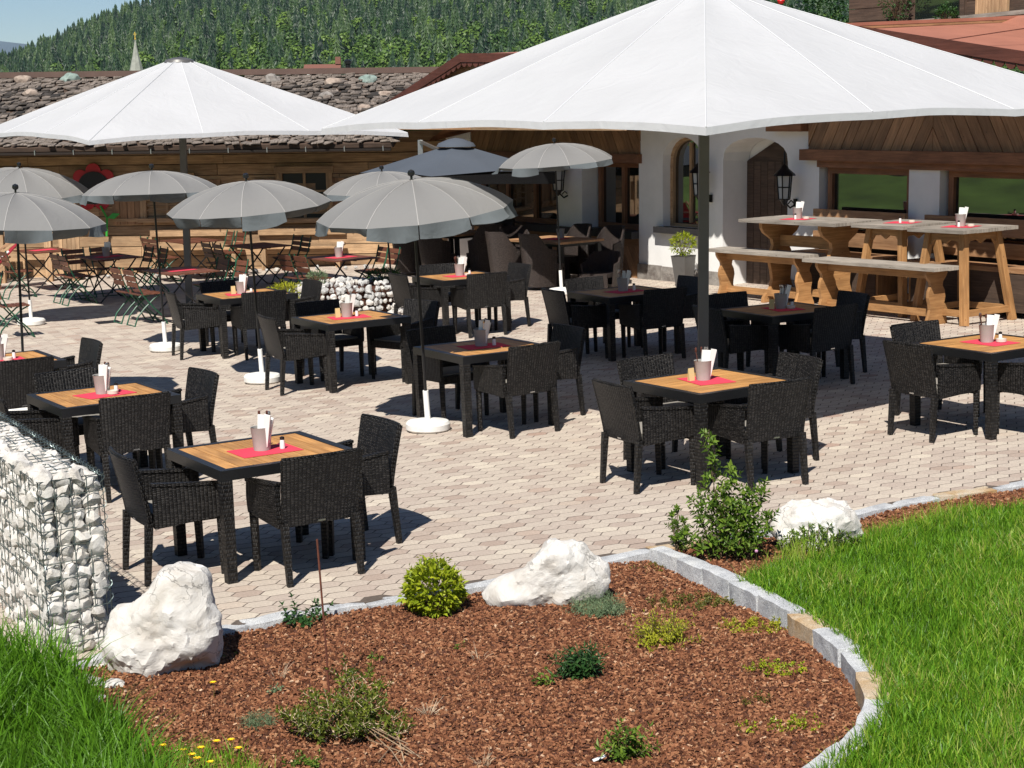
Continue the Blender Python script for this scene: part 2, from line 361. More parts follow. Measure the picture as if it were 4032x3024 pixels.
        for i in range(nu):
            edge((idx(0, i, 0), idx(1, i, 0)), (idx(0, i+1, 0), idx(1, i+1, 0)), i/nu*usc, (i+1)/nu*usc)
            edge((idx(1, i, nv), idx(0, i, nv)), (idx(1, i+1, nv), idx(0, i+1, nv)), i/nu*usc, (i+1)/nu*usc)
        for j in range(nv):
            edge((idx(1, 0, j), idx(0, 0, j)), (idx(1, 0, j+1), idx(0, 0, j+1)), j/nv*vsc, (j+1)/nv*vsc)
            edge((idx(0, nu, j), idx(1, nu, j)), (idx(0, nu, j+1), idx(1, nu, j+1)), j/nv*vsc, (j+1)/nv*vsc)
        return s
    def prism(s, poly, d0, d1, o, ax, ay, az):
        """polygon in the (ax, ay) plane through o, extruded from az*d0 to az*d1"""
        o, ax, ay, az = map(Vector, (o, ax, ay, az)); n = len(poly)
        A = sum(poly[i][0]*poly[(i+1) % n][1]-poly[(i+1) % n][0]*poly[i][1] for i in range(n))
        flip = (A < 0) != (ax.cross(ay).dot(az)*(d1-d0) < 0)
        vs = [o+ax*x+ay*y+az*d0 for x, y in poly]+[o+ax*x+ay*y+az*d1 for x, y in poly]
        fs = [list(range(n))[::-1], [n+i for i in range(n)]]; uvs = [[poly[i] for i in range(n)][::-1], [poly[i] for i in range(n)]]
        for i in range(n):
            j = (i+1) % n; fs.append([i, j, n+j, n+i]); L = math.dist(poly[i], poly[j]); q = abs(d1-d0); uvs.append([(0, 0), (L, 0), (L, q), (0, q)])
        if flip: fs = [f[::-1] for f in fs]; uvs = [u[::-1] for u in uvs]
        return s.add(vs, fs, uvs)
    def mesh(s, name, mat=None):
        me = bpy.data.meshes.new(name); me.from_pydata(s.v, [], s.f)
        uvl = me.uv_layers.new(name='UVMap'); buf = np.zeros((len(me.loops), 2), 'f'); k = 0; V = s.v
        for f, u in zip(s.f, s.uv):
            if u is None:
                a, b, c = Vector(V[f[0]]), Vector(V[f[1]]), Vector(V[f[2]]); N = (b-a).cross(c-a); ax = max(range(3), key=lambda i: abs(N[i]))
                ij = ((1, 2), (0, 2), (0, 1))[ax]
                for q in f: buf[k] = (V[q][ij[0]], V[q][ij[1]]); k += 1
            else:
                for q in u: buf[k] = q; k += 1
        uvl.data.foreach_set('uv', buf.ravel()); me.polygons.foreach_set('use_smooth', s.sm)
        if mat: me.materials.append(mat if not isinstance(mat, str) else M[mat])
        me.update()
        if any(s.sm): me.set_sharp_from_angle(angle=R(38))
        return me
    def build(s, name, mat, parent=None, **kw):
        return obj(name, s.mesh(name, mat), parent, **kw)

FLAT = []; FLATW = []
def obj(name, me, parent=None, loc=None, rz=0., label=None, cat=None, group=None, kind=None, flat=False):
    o = bpy.data.objects.new(name, me); COL.objects.link(o)
    if parent is not None: o.parent = parent
    if loc is not None: o.location = loc
    if rz: o.rotation_euler.z = rz
    tag(o, label, cat, group, kind)
    if flat: FLAT.append(o)
    return o
def tag(o, label=None, cat=None, group=None, kind=None):
    for k, v in (('label', label), ('category', cat), ('group', group), ('kind', kind)):
        if v: o[k] = v
def thing(name, label, cat, loc=(0, 0, 0), rz=0., group=None, flat=False, rot=None):
    o = bpy.data.objects.new(name, None); COL.objects.link(o); o.empty_display_size = .1
    o.location = loc; o.rotation_euler = rot if rot else (0, 0, rz); tag(o, label, cat, group)
    if flat: FLAT.append(o)
    return o
KIDS = {}
def kids(o):
    return [c for c in o.children]
def dup(root, loc, rz=0., label=None, group=None, flat=True, rot=None, scale=None):
    r = root.copy(); COL.objects.link(r); r.location = loc; r.rotation_euler = rot if rot else (0, 0, rz)
    if scale: r.scale = scale
    if label: r['label'] = label
    if group: r['group'] = group
    for ch in KIDS.get(root.name, []):
        c = ch.copy(); COL.objects.link(c); c.parent = r
        for g in KIDS.get(ch.name, []):
            d = g.copy(); COL.objects.link(d); d.parent = c
    if flat: FLAT.append(r)
    return r
def index_kids():
    KIDS.clear()
    for o in bpy.data.objects:
        if o.parent: KIDS.setdefault(o.parent.name, []).append(o)
def point_in(poly, x, y):
    c = False; n = len(poly); j = n-1
    for i in range(n):
        xi, yi = poly[i]; xj, yj = poly[j]
        if (yi > y) != (yj > y) and x < (xj-xi)*(y-yi)/(yj-yi)+xi: c = not c
        j = i
    return c
def inpoly_np(poly, X, Y):
    c = np.zeros(X.shape, bool); n = len(poly); j = n-1
    for i in range(n):
        xi, yi = poly[i]; xj, yj = poly[j]
        if yi != yj: c ^= ((yi > Y) != (yj > Y)) & (X < (xj-xi)*(Y-yi)/(yj-yi)+xi)
        j = i
    return c
def np_mesh(name, V, Fc, UV=None, mat=None, smooth=False):
    """V (n,3), Fc (m,k) same size faces, UV (m*k,2)"""
    me = bpy.data.meshes.new(name); m, k = Fc.shape
    me.vertices.add(len(V)); me.vertices.foreach_set('co', V.astype('f').ravel())
    me.loops.add(m*k); me.loops.foreach_set('vertex_index', Fc.astype('i').ravel())
    me.polygons.add(m); me.polygons.foreach_set('loop_start', np.arange(0, m*k, k, dtype='i'))
    try: me.polygons.foreach_set('loop_total', np.full(m, k, dtype='i'))
    except Exception: pass
    if UV is not None:
        uvl = me.uv_layers.new(name='UVMap'); uvl.data.foreach_set('uv', UV.astype('f').ravel())
    me.polygons.foreach_set('use_smooth', np.full(m, smooth))
    me.update(calc_edges=True); me.validate()
    if mat: me.materials.append(M[mat])
    return me

# ============================================================ SETTING: ground
def gp(pts, z=0.): return [(G(x, y, z).x, G(x, y, z).y) for x, y in pts]
KERB_OUT = gp([(-420, 1560), (-60, 1478), (200, 1420), (350, 1388), (470, 1360), (640, 1322), (870, 1288), (1050, 1260), (1290, 1211), (1400, 1187), (1500, 1170), (1680, 1146), (1850, 1110), (2000, 1075), (2212, 1042), (2450, 1000), (2800, 945)])
KERB_IN = gp([(1415, 1192), (1480, 1213), (1560, 1250), (1640, 1289), (1720, 1330), (1785, 1373), (1835, 1414), (1872, 1460), (1893, 1502), (1888, 1560), (1845, 1612), (1770, 1665), (1690, 1730), (1560, 1800), (1380, 1870)])
BED1 = gp([(130, 1440), (350, 1390), (470, 1364), (640, 1326), (870, 1292), (1050, 1264), (1290, 1215), (1400, 1191), (1480, 1217), (1560, 1254), (1640, 1293), (1720, 1334), (1782, 1376), (1830, 1418), (1865, 1462), (1885, 1502), (1880, 1558), (1838, 1608), (1765, 1660), (1685, 1722), (1560, 1790), (1380, 1860), (600, 1900), (250, 1800), (60, 1560)])
BED2 = gp([(1425, 1188), (1500, 1174), (1680, 1150), (1850, 1114), (2000, 1079), (2212, 1046), (2450, 1004), (2500, 1020), (2350, 1068), (2212, 1098), (2050, 1120), (1950, 1152), (1850, 1185), (1760, 1207), (1680, 1228), (1590, 1262), (1480, 1211)])
LAWN = gp([(1590, 1262), (1640, 1287), (1720, 1328), (1790, 1372), (1840, 1412), (1878, 1460), (1900, 1502), (1896, 1560), (1853, 1612), (1778, 1667), (1698, 1735), (1560, 1810), (1400, 1890), (1500, 2100), (3200, 2000), (3100, 1000), (2500, 1010), (2350, 1066), (2212, 1096), (2050, 1118), (1950, 1150), (1850, 1183), (1760, 1205), (1680, 1226)])
TALL = gp([(-400, 1460), (-100, 1450), (80, 1462), (170, 1490), (215, 1540), (265, 1600), (320, 1670), (380, 1760), (350, 1900), (-500, 1900)])

gm = MB(); gm.add([(-6000, -3000, -1.2), (6000, -3000, -1.2), (6000, 12000, -1.2), (-6000, 12000, -1.2)], [(0, 1, 2, 3)])
obj('ground', gm.mesh('ground', 'meadow'), kind='structure')


tb = MB()
far = [(14, 40), (-16, 40), (-16, KERB_OUT[0][1])]
tb.prism(KERB_OUT+[(14, KERB_OUT[-1][1]), (14, 40), (-16, 40), (-16, KERB_OUT[0][1])], -.5, -.0016, (0, 0, 0), (1, 0, 0), (0, 1, 0), (0, 0, 1))
terrace = obj('terrace', tb.mesh('terrace', 'joint'), kind='structure', flat=True)
# elongated hexagonal pavers laid in rows
PL, PW, GAP = .165, .135, .006
a0 = R(24); ca, sa = math.cos(a0), math.sin(a0)
hexo = [(-PL/2-.025, 0), (-PL/2+.025, -PW/2), (PL/2-.025, -PW/2), (PL/2+.025, 0), (PL/2-.025, PW/2), (-PL/2+.025, PW/2)]
def inset(poly, d):
    n = len(poly); out = []
    for i in range(n):
        p0, p1, p2 = Vector(poly[i-1]), Vector(poly[i]), Vector(poly[(i+1) % n])
        d1 = (p1-p0).normalized(); d2 = (p2-p1).normalized(); n1 = Vector((-d1.y, d1.x)); n2 = Vector((-d2.y, d2.x))
        k = (n1+n2); k = k/max(.2, k.dot(n1)); out.append(tuple(p1+k*d))
    return out
h_out = [(x*(1-.006/PL), y*(1-.0125/PW)) for x, y in hexo]; h_in = inset(h_out, .003)
TV = np.array([(x, y, -.03) for x, y in h_out]+[(x, y, -.0012) for x, y in h_out]+[(x, y, 0) for x, y in h_in])
TQ = []
for i in range(6):
    j = (i+1) % 6; TQ += [(i, j, 6+j, 6+i), (6+i, 6+j, 12+j, 12+i)]
TQ += [(12, 13, 14, 15), (12, 15, 16, 17)]
TQ = np.array(TQ)
cells = []
kb = [Vector(p) for p in KERB_OUT]
def kerb_y(X): return np.interp(X, [p[0] for p in KERB_OUT], [p[1] for p in KERB_OUT])
iu = np.arange(-300, 300); iv = np.arange(-60, 420)
U, Vv = np.meshgrid(iu, iv); UX = U*PL; VY = Vv*PW+(U % 2)*PW/2
X = UX*ca-VY*sa; Y = UX*sa+VY*ca
hw = .289*Y+1.6
keep = (Y > kerb_y(X)+.05) & (Y < 36.2) & (np.abs(X) < hw) & (X > -13.5) & (X < 11)
PX, PY = X[keep], Y[keep]; NP_ = len(PX)
dist = np.hypot(PX, PY); vis = np.abs(PX) < .285*PY
order = np.argsort(dist+(~vis)*100)
ang = rng.normal(0, .008, NP_); dz = rng.normal(.0004, .0005, NP_).clip(-.0003, .002); tx = rng.normal(0, .004, NP_); ty = rng.normal(0, .004, NP_)
pv_me = np_mesh('paver', TV, TQ, np.tile([.5, .5], (TQ.size, 1)), 'paver')
for k in order[:300]:
    o = bpy.data.objects.new('paver', pv_me); COL.objects.link(o); o.parent = terrace
    o.location = (PX[k], PY[k], dz[k]); o.rotation_euler = (tx[k], ty[k], a0+ang[k])
rest = order[300:]
c_, s_ = np.cos(a0+ang[rest]), np.sin(a0+ang[rest])
lx = TV[None, :, 0]; ly = TV[None, :, 1]
VX = lx*c_[:, None]-ly*s_[:, None]+PX[rest][:, None]; VYY = lx*s_[:, None]+ly*c_[:, None]+PY[rest][:, None]
VZ = TV[None, :, 2]+dz[rest][:, None]+tx[rest][:, None]*ly-ty[rest][:, None]*lx
VV = np.stack([VX, VYY, VZ], -1).reshape(-1, 3)
FF = (TQ[None]+(np.arange(len(rest))*18)[:, None, None]).reshape(-1, 4)
rv = rng.random(len(rest)); UVp = np.repeat(np.stack([rv, rv], -1), TQ.size, axis=0)
obj('paver', np_mesh('pavers', VV, FF, UVp, 'paver'), terrace, kind='stuff')

# kerb stones
def polyline_walk(pts, step):
    pts = [Vector((p[0], p[1], 0)) for p in pts]; out = []; i = 0; pos = pts[0].copy(); rem = step()
    out.append(pos.copy())
    for a, b in zip(pts, pts[1:]):
        L = (b-a).length; d = (b-a)/L; t = 0
        while t+rem <= L:
            t += rem; out.append(a+d*t); rem = step()
        rem -= (L-t)
    return out
def smooth_line(pts, n=6):
    P = [Vector((p[0], p[1])) for p in pts]; out = []
    for i in range(len(P)-1):
        p0, p1, p2, p3 = P[max(0, i-1)], P[i], P[i+1], P[min(len(P)-1, i+2)]
        for k in range(n):
            t = k/n; q = .5*((2*p1)+(p2-p0)*t+(2*p0-5*p1+4*p2-p3)*t*t+(-p0+3*p1-3*p2+p3)*t**3); out.append((q.x, q.y))
    out.append(tuple(P[-1])); return out
def kerb_stone(parent, a, b, w, ztop, depth, mat, seed):
    rnd = random.Random(seed); d = (b-a).normalized(); L = (b-a).length-.008; n = Vector((-d.y, d.x, 0)); bm = bmesh.new()
    nu, nw, nz = 5, 3, 3; bmesh.ops.create_grid(bm, x_segments=1, y_segments=1, size=.5); bm.free()
    bm = bmesh.new(); bmesh.ops.create_cube(bm, size=1.)
    bmesh.ops.subdivide_edges(bm, edges=bm.edges[:], cuts=3, use_grid_fill=True)
    for v in bm.verts:
        c = v.co.copy(); x, y, z = c.x*L, c.y*w, c.z*depth
        q = Vector((c.x*L*9+seed, c.y*w*9, c.z*depth*9)); nn = noise.noise_vector(q*1.1)
        e = sum(abs(abs(k)-.5) < 1e-4 for k in c)
        sh = 1-.016*(e-1) if e > 1 else 1
        v.co = Vector((x*(1-.012*(e > 1)), y*(1-.05*(e > 1)), z-(.006 if e > 1 and c.z > 0 else 0)))+nn*.009
        v.co.y += noise.noise(Vector((seed, c.x*2, 0)))*.012
    me = bpy.data.meshes.new('kerb_stone'); bm.to_mesh(me); bm.free(); me.materials.append(M[mat])
    for p in me.polygons: p.use_smooth = True
    me.set_sharp_from_angle(angle=R(32))
    o = bpy.data.objects.new('kerb_stone', me); COL.objects.link(o); o.parent = parent
    m = (a+b)/2; o.location = (m.x, m.y, ztop-depth/2+rnd.uniform(-.006, .006)); o.rotation_euler = (rnd.uniform(-.02, .02), rnd.uniform(-.012, .012), math.atan2(d.y, d.x)+rnd.uniform(-.015, .015))
    return o
rk = random.Random(3)
k1 = thing('kerb', 'pale granite kerb edging the paved terrace against the planting beds', 'kerb', flat=True)
w1 = polyline_walk(smooth_line(KERB_OUT), lambda: rk.uniform(.38, .62))
for i in range(len(w1)-1):
    if abs(w1[i].x) < .33*w1[i].y+.8: kerb_stone(k1, w1[i], w1[i+1], .14, .006, .22, 'granite' if rk.random() < .93 else 'granite_rust', i+1)
k2 = thing('kerb', 'curved raised granite kerb between the bark bed and the lawn', 'kerb', flat=True)
w2 = polyline_walk(smooth_line(KERB_IN), lambda: rk.uniform(.28, .40))
for i in range(len(w2)-1): kerb_stone(k2, w2[i], w2[i+1], .125+rk.uniform(-.015, .015), .035, .3, 'granite_rust' if i in (5, 8) else 'granite', i+50)

# planting beds and lawn bases
def sheet(name, poly, z, mat, **kw):
    b = MB(); b.prism(poly, z-.15, z, (0, 0, 0), (1, 0, 0), (0, 1, 0), (0, 0, 1)); return obj(name, b.mesh(name, mat), kind='structure', flat=True, **kw)
def bump_z(x, y):
    rise = .055*max(0, 1-max(0, float(kerb_y(x))-y)/1.3)*min(1, max(0, (1.1-x)/.5))
    return rise+noise.noise(Vector((x*1.1, y*1.1, 4)))*.03+noise.noise(Vector((x*4, y*4, 1)))*.012
def bed_mesh(name, poly, z, mat, step=.09):
    xs = [p[0] for p in poly]; ys = [p[1] for p in poly]; bm = bmesh.new()
    nx = int((max(xs)-min(xs))/step)+2; ny = int((max(ys)-min(ys))/step)+2; vs = {}
    for j in range(ny):
        for i in range(nx):
            x, y = min(xs)+i*step, min(ys)+j*step; vs[i, j] = bm.verts.new((x, y, z+bump_z(x, y)))
    for j in range(ny-1):
        for i in range(nx-1):
            x, y = min(xs)+(i+.5)*step, min(ys)+(j+.5)*step
            if point_in(poly, x, y): bm.faces.new((vs[i, j], vs[i+1, j], vs[i+1, j+1], vs[i, j+1]))
    bmesh.ops.delete(bm, geom=[v for v in bm.verts if not v.link_faces], context='VERTS')
    me = bpy.data.meshes.new(name); bm.to_mesh(me); bm.free(); me.materials.append(M[mat])
    return obj(name, me, kind='structure', flat=True)
ZB1, ZB2, ZL = -.085, -.035, -.02
bed_mesh('planting_bed', BED1, ZB1, 'soil'); bed_mesh('planting_bed', BED2, ZB2, 'soil')
bed_mesh('lawn', LAWN, ZL, 'turf'); bed_mesh('grass_bank', TALL, ZB1+.01, 'turf')
sheet('soil', [(-7, 3), (9, 3), (9, 14.5), (4.2, 13.2), (0.8, 11.3), (-1.8, 9.9), (-7, 7.5)], -.16, 'soil')

def scatter(poly, n, seed):
    r = np.random.default_rng(seed); xs = [p[0] for p in poly]; ys = [p[1] for p in poly]; out = []; tot = 0
    while tot < n:
        x = r.uniform(min(xs), max(xs), n); y = r.uniform(max(5.8, min(ys)), max(ys), n); k = inpoly_np(poly, x, y) & (np.abs(x) < .3*y+.7)
        out.append(np.stack([x[k], y[k]], -1)); tot += k.sum()
    return np.concatenate(out)[:n]
def chips(name, polys, label=None):
    V, F, UV = [], [], []; base = 0
    for poly, n, z0, seed in polys:
        r = np.random.default_rng(seed); P = scatter(poly, n, seed)
        zz = np.array([bump_z(x, y) for x, y in P])+z0
        L = r.gamma(5, .0034, n).clip(.006, .045); Wd = L*r.uniform(.22, .6, n); T = r.uniform(.002, .006, n)
        yaw = r.uniform(0, 2*np.pi, n); pit = r.normal(0, .28, n); rol = r.normal(0, .45, n)
        # wedge of six vertices
        T0 = np.array([(-.5, -.35, -1), (.5, -.5, -1), (.5, .35, -1), (-.5, .5, -1), (-.4, -.2, 1), (.4, -.3, 1), (.42, .25, 1), (-.35, .3, 1)])
        loc = T0[None]*np.stack([L, Wd, T], -1)[:, None, :]
        cy, sy, cp, sp, cr, sr = np.cos(yaw), np.sin(yaw), np.cos(pit), np.sin(pit), np.cos(rol), np.sin(rol)
        x, y, z = loc[..., 0], loc[..., 1], loc[..., 2]
        y, z = y*cr[:, None]-z*sr[:, None], y*sr[:, None]+z*cr[:, None]
        x, z = x*cp[:, None]+z*sp[:, None], -x*sp[:, None]+z*cp[:, None]
        x, y = x*cy[:, None]-y*sy[:, None], x*sy[:, None]+y*cy[:, None]
        v = np.stack([x+P[:, 0:1], y+P[:, 1:2], z+(zz+r.uniform(0, .014, n))[:, None]], -1).reshape(-1, 3)
        Q = np.array([(4, 5, 6, 7), (0, 1, 5, 4), (1, 2, 6, 5), (2, 3, 7, 6), (3, 0, 4, 7)])
        f = (Q[None]+(np.arange(n)*8)[:, None, None]).reshape(-1, 4)+base
        c = r.random(n); uv = np.repeat(np.stack([c, c], -1), Q.size, axis=0)
        V.append(v); F.append(f); UV.append(uv); base += n*8
    me = np_mesh(name, np.concatenate(V), np.concatenate(F), np.concatenate(UV), 'chips')
    o = obj(name, me, kind='stuff', label=label, cat='bark mulch', flat=True); return o
chips('bark_mulch', [(BED1, 88000, ZB1, 11), (BED2, 15000, ZB2, 12)], 'reddish brown bark chips covering the planting beds')

def grass_mesh(name, P, z0, hmin, hmax, wid, lean, seed, segs=3, hue=(0, 1), clump=0.):
    r = np.random.default_rng(seed); n = len(P)
    patch = np.array([noise.noise(Vector((x*1.6, y*1.6, seed))) for x, y in P])
    h = r.uniform(hmin, hmax, n)*(1+patch*.5); w = wid*r.uniform(.6, 1.3, n)
    yaw = r.uniform(0, 2*np.pi, n); ln = lean*r.uniform(.2, 1.3, n); dr = r.uniform(0, 2*np.pi, n)+patch*2
    zz = np.array([bump_z(x, y) for x, y in P])+z0
    t = np.linspace(0, 1, segs+1); V = np.zeros((n, 2*segs+1, 3))
    for i, tt in enumerate(t):
        cx = P[:, 0]+np.cos(dr)*ln*h*tt**1.9; cy = P[:, 1]+np.sin(dr)*ln*h*tt**1.9; cz = zz+h*(tt-.35*ln*tt**2.4)
        ww = w*(1-tt**1.6)*.5
        if i < segs:
            V[:, 2*i] = np.stack([cx-np.cos(yaw)*ww, cy-np.sin(yaw)*ww, cz], -1); V[:, 2*i+1] = np.stack([cx+np.cos(yaw)*ww, cy+np.sin(yaw)*ww, cz], -1)
        else: V[:, 2*i] = np.stack([cx, cy, cz], -1)
    T = []
    for i in range(segs-1): T += [(2*i, 2*i+1, 2*i+3), (2*i, 2*i+3, 2*i+2)]
    T.append((2*segs-2, 2*segs-1, 2*segs)); T = np.array(T)
    F = (T[None]+(np.arange(n)*(2*segs+1))[:, None, None]).reshape(-1, 3)
    c = (r.uniform(*hue, n)+patch*.25).clip(0, 1); uv = np.repeat(np.stack([c, c], -1), T.size, axis=0)
    return np_mesh(name, V.reshape(-1, 3), F, uv, None)
M['grass'] = m_random('grass blades', [(0, (.06, .13, .008)), (.35, (.11, .27, .015)), (.7, (.19, .39, .024)), (.92, (.34, .47, .045)), (1, (.42, .42, .12))], .45, 30, 0, False, .4, .35, fine=.12)
P = scatter(LAWN, 95000, 21)
g1 = grass_mesh('lawn_grass', P, ZL, .05, .15, .0085, .5, 21); g1.materials.append(M['grass'])
obj('grass', g1, kind='stuff', label='dense bright green meadow grass on the right beyond the curved kerb', cat='grass', flat=True)
P = scatter(TALL, 13000, 22)
g2 = grass_mesh('tall_grass', P, ZB1, .18, .42, .015, .62, 22, 4, (.0, .55)); g2.materials.append(M['grass'])
obj('grass', g2, kind='stuff', label='long unmown grass at the lower left in front of the gabion', cat='grass', flat=True)
P = scatter(gp([(300, 1580), (520, 1600), (620, 1680), (500, 1800), (350, 1800)]), 1500, 23)
g3 = grass_mesh('thin_grass', P, ZB1, .05, .17, .005, .5, 23, 3, (.5, 1)); g3.materials.append(M['grass'])
obj('grass', g3, kind='stuff', label='thin dry grass fringe with yellow flowers at the edge of the bark bed', cat='grass', flat=True)
P = scatter(gp([(1590, 1262), (1700, 1200), (1850, 1165), (1960, 1130), (2100, 1100), (2130, 1120), (1960, 1165), (1850, 1200), (1700, 1240)]), 1300, 24)
g4 = grass_mesh('edge_grass', P, ZL, .06, .2, .005, .4, 24, 3, (.6, 1)); g4.materials.append(M['grass'])
obj('grass', g4, kind='stuff', label='sparse pale grass stalks between the lawn and the far bark strip', cat='grass', flat=True)

# ============================================================ boulders
def sdf_rock(name, blobs, seed, amp, mat, sub=5, facet=.75, k=.05, freq=1.):
    bm = bmesh.new(); bmesh.ops.create_icosphere(bm, subdivisions=sub, radius=1.)
    c0 = Vector(blobs[0][0])
    def sd(p):
        res = 1e9; acc = 0
        ds = []
        for c, rad in blobs:
            q = Vector(((p.x-c[0])/rad[0], (p.y-c[1])/rad[1], (p.z-c[2])/rad[2])); ds.append((q.length-1)*min(rad))
        m = min(ds); return m-k*math.log(sum(math.exp(-(d-m)/k) for d in ds))
    rn = random.Random(seed)
    planes = [(Vector((rn.gauss(0, 1), rn.gauss(0, 1), rn.gauss(0, .8))).normalized(), rn.uniform(.78, .98)) for _ in range(26)]
    for v in bm.verts:
        d = v.co.normalized(); lo, hi = 0., 1.6
        for _ in range(18):
            md = (lo+hi)/2
            if sd(c0+d*md) < 0: lo = md
            else: hi = md
        r_ = lo
        for pn, pd in planes:
            dd = d.dot(pn)
            if dd > .35: r_ = r_*(1-facet)+min(r_, pd*r_/dd*.98)*facet if dd*1. > pd else r_
        q = d*freq
        f = noise.fractal(q*2.2+Vector((seed, 0, 0)), .8, 2.1, 5)*amp+abs(noise.noise(q*5+Vector((0, seed, 0))))*amp*.5-noise.turbulence(q*9, 3, True)*amp*.22
        v.co = c0+d*(r_*(1+f))
    me = bpy.data.meshes.new(name); bm.to_mesh(me); bm.free(); me.materials.append(M[mat] if isinstance(mat, str) else mat)
    for p in me.polygons: p.use_smooth = True
    me.set_sharp_from_angle(angle=R(28))
    return me
q = G(350, 1428)
r1 = sdf_rock('b1', [((.0, 0, .2), (.30, .22, .22)), ((.10, .02, .40), (.19, .17, .24)), ((-.14, -.02, .12), (.20, .2, .2)), ((.16, .02, .14), (.15, .18, .22))], 3, .1, 'limestone')
obj('boulder', r1, loc=(q.x, q.y+.07, ZB1+.01), label='tallest white limestone boulder, standing beside the gabion end', cat='boulder', flat=True)
q = G(1192, 1296)
r2 = sdf_rock('b2', [((.02, 0, .13), (.28, .2, .17)), ((.05, .0, .26), (.19, .16, .17)), ((-.26, 0, .06), (.14, .14, .09)), ((.2, 0, .15), (.18, .17, .16))], 9, .1, 'limestone')
obj('boulder', r2, loc=(q.x, q.y+.22, ZB1+.02), label='low peaked white boulder lying on the bark in the middle, beside the lime bush', cat='boulder', flat=True)
q = G(1775, 1180)
r3 = sdf_rock('b3', [((0, 0, .14), (.27, .18, .2)), ((.12, 0, .2), (.16, .15, .14)), ((-.14, 0, .18), (.15, .14, .15))], 15, .09, 'limestone')
obj('boulder', r3, loc=(q.x, q.y+.05, ZB2-.02), label='rounded white boulder half hidden behind the tall leafy shrub', cat='boulder', flat=True)
# small pale stones at the foot of the gabion
for i, (px, py, s, lab) in enumerate(((170, 1412, .075, 'pinkish round stone at the foot of the gabion end'), (215, 1425, .06, 'small pale stone wedged between gabion and tall boulder'), (185, 1462, .10, 'flat cream slab stone in front of the gabion foot'), (240, 1462, .07, 'cream rubble stone under the left side of the tall boulder'), (205, 1492, .055, 'smallest cream stone in the grass below the tall boulder'))):
    q = G(px, py); me = sdf_rock('s%d' % i, [((0, 0, 0), (s*1.3, s, s*.6))], 30+i, .12, 'gabion_stone', 3)
    obj('stone', me, loc=(q.x, q.y, ZB1+.03), rz=i, label=lab, cat='stone', flat=True)

# ============================================================ gabion
gN = Vector((-2.60, 9.50)); gang = R(33); gx = Vector((math.cos(gang), math.sin(gang))); gang2 = R(118); gy = Vector((math.cos(gang2), math.sin(gang2)))
GW, GH, GL = .33, .99, 2.7
gab = thing('gabion', 'wire basket wall filled with white stones at the left edge', 'gabion', flat=True)
svar = []
for i in range(9):
    rr = random.Random(i); me = sdf_rock('gs%d' % i, [((0, 0, 0), (.066, .050, .044)), ((rr.uniform(-.03, .03), rr.uniform(-.02, .02), rr.uniform(-.01, .01)), (.05, .05, .05))], 60+i, .22, 'gabion_stone', 2, .95, .01, 1.5); svar.append(me)
def gpt(a, b, z): p = gN+gx*a+gy*b; return Vector((p.x, p.y, z))
stones = []
rg = random.Random(5); st = .080
for layer in ('end', 'front', 'top'):
    if layer == 'end': rngs = [(a, .03, z) for z in np.arange(.02, GH, st*.80) for a in np.arange(.035, GW, st*1.05)]
    elif layer == 'front': rngs = [(.035, b, z) for z in np.arange(.02, GH, st*.80) for b in np.arange(.1, GL, st*1.05)]
    else: rngs = [(a, b, GH-.045) for a in np.arange(.1, GW-.02, st) for b in np.arange(.1, GL, st*1.05)]
    for a, b, z in rngs:
        stones.append((a+rg.uniform(-.012, .012), b+rg.uniform(-.012, .012), z+rg.uniform(-.015, .015), layer))
core = MB(); core.prism([(.06, .06), (GW-.05, .06), (GW-.05, GL), (.06, GL)], -.15, GH-.07, (gN.x, gN.y, 0), (gx.x, gx.y, 0), (gy.x, gy.y, 0), (0, 0, 1))
core.build('stone_core', 'gabion_stone', gab)
def camd(s_): p = gpt(*s_[:3]); return p.length+(0 if s_[3] != 'top' else -.0)
stones.sort(key=camd)
stuff = bmesh.new(); nst = 0
for i, s_ in enumerate(stones):
    p = gpt(*s_[:3]); e = (rg.uniform(0, 6), rg.uniform(0, 6), rg.uniform(0, 6)); sc = rg.uniform(.8, 1.22)
    if i < 300:
        o = obj('stone', svar[i % 9], gab, loc=p); o.rotation_euler = e; o.scale = (sc,)*3
    else:
        t = svar[i % 9].copy(); t.transform(Matrix.LocRotScale(p, __import__('mathutils').Euler(e), Vector((sc,)*3))); stuff.from_mesh(t); bpy.data.meshes.remove(t)
me = bpy.data.meshes.new('rest_stones'); stuff.to_mesh(me); stuff.free(); me.materials.append(M['gabion_stone']); obj('stone', me, gab, kind='stuff')
M['wire'] = m_plain('zinc wire', (.2, .25, .24), .4, .7)
wf = MB(); wr = .0032
def wiregrid(P00, e1, e2, n1, n2):
    for i in range(n1+1): a = P00+e1*(i/n1); wf.tube([a, a+e2], wr, 3, cap=False)
    for j in range(n2+1): a = P00+e2*(j/n2); wf.tube([a, a+e1], wr, 3, cap=False)
o_ = .018
wiregrid(gpt(-o_, -o_, -.02), gpt(GW+o_, -o_, -.02)-gpt(-o_, -o_, -.02), Vector((0, 0, GH+.03)), 4, 11)
wire_end = wf.build('wire_mesh', 'wire', gab)
wf = MB(); wiregrid(gpt(-o_, -o_, -.02), gpt(-o_, GL, -.02)-gpt(-o_, -o_, -.02), Vector((0, 0, GH+.03)), 27, 11); wf.build('wire_mesh', 'wire', gab)
wf = MB(); wiregrid(gpt(-o_, -o_, GH+.01), gpt(-o_, GL, GH)-gpt(-o_, -o_, GH), gpt(GW+o_, -o_, GH)-gpt(-o_, -o_, GH), 27, 4); wf.build('wire_mesh', 'wire', gab)
wf = MB(); wiregrid(gpt(GW+o_, -o_, -.02), gpt(GW+o_, GL, -.02)-gpt(GW+o_, -o_, -.02), Vector((0, 0, GH+.03)), 27, 11); wf.build('wire_mesh', 'wire', gab)
sp = MB()
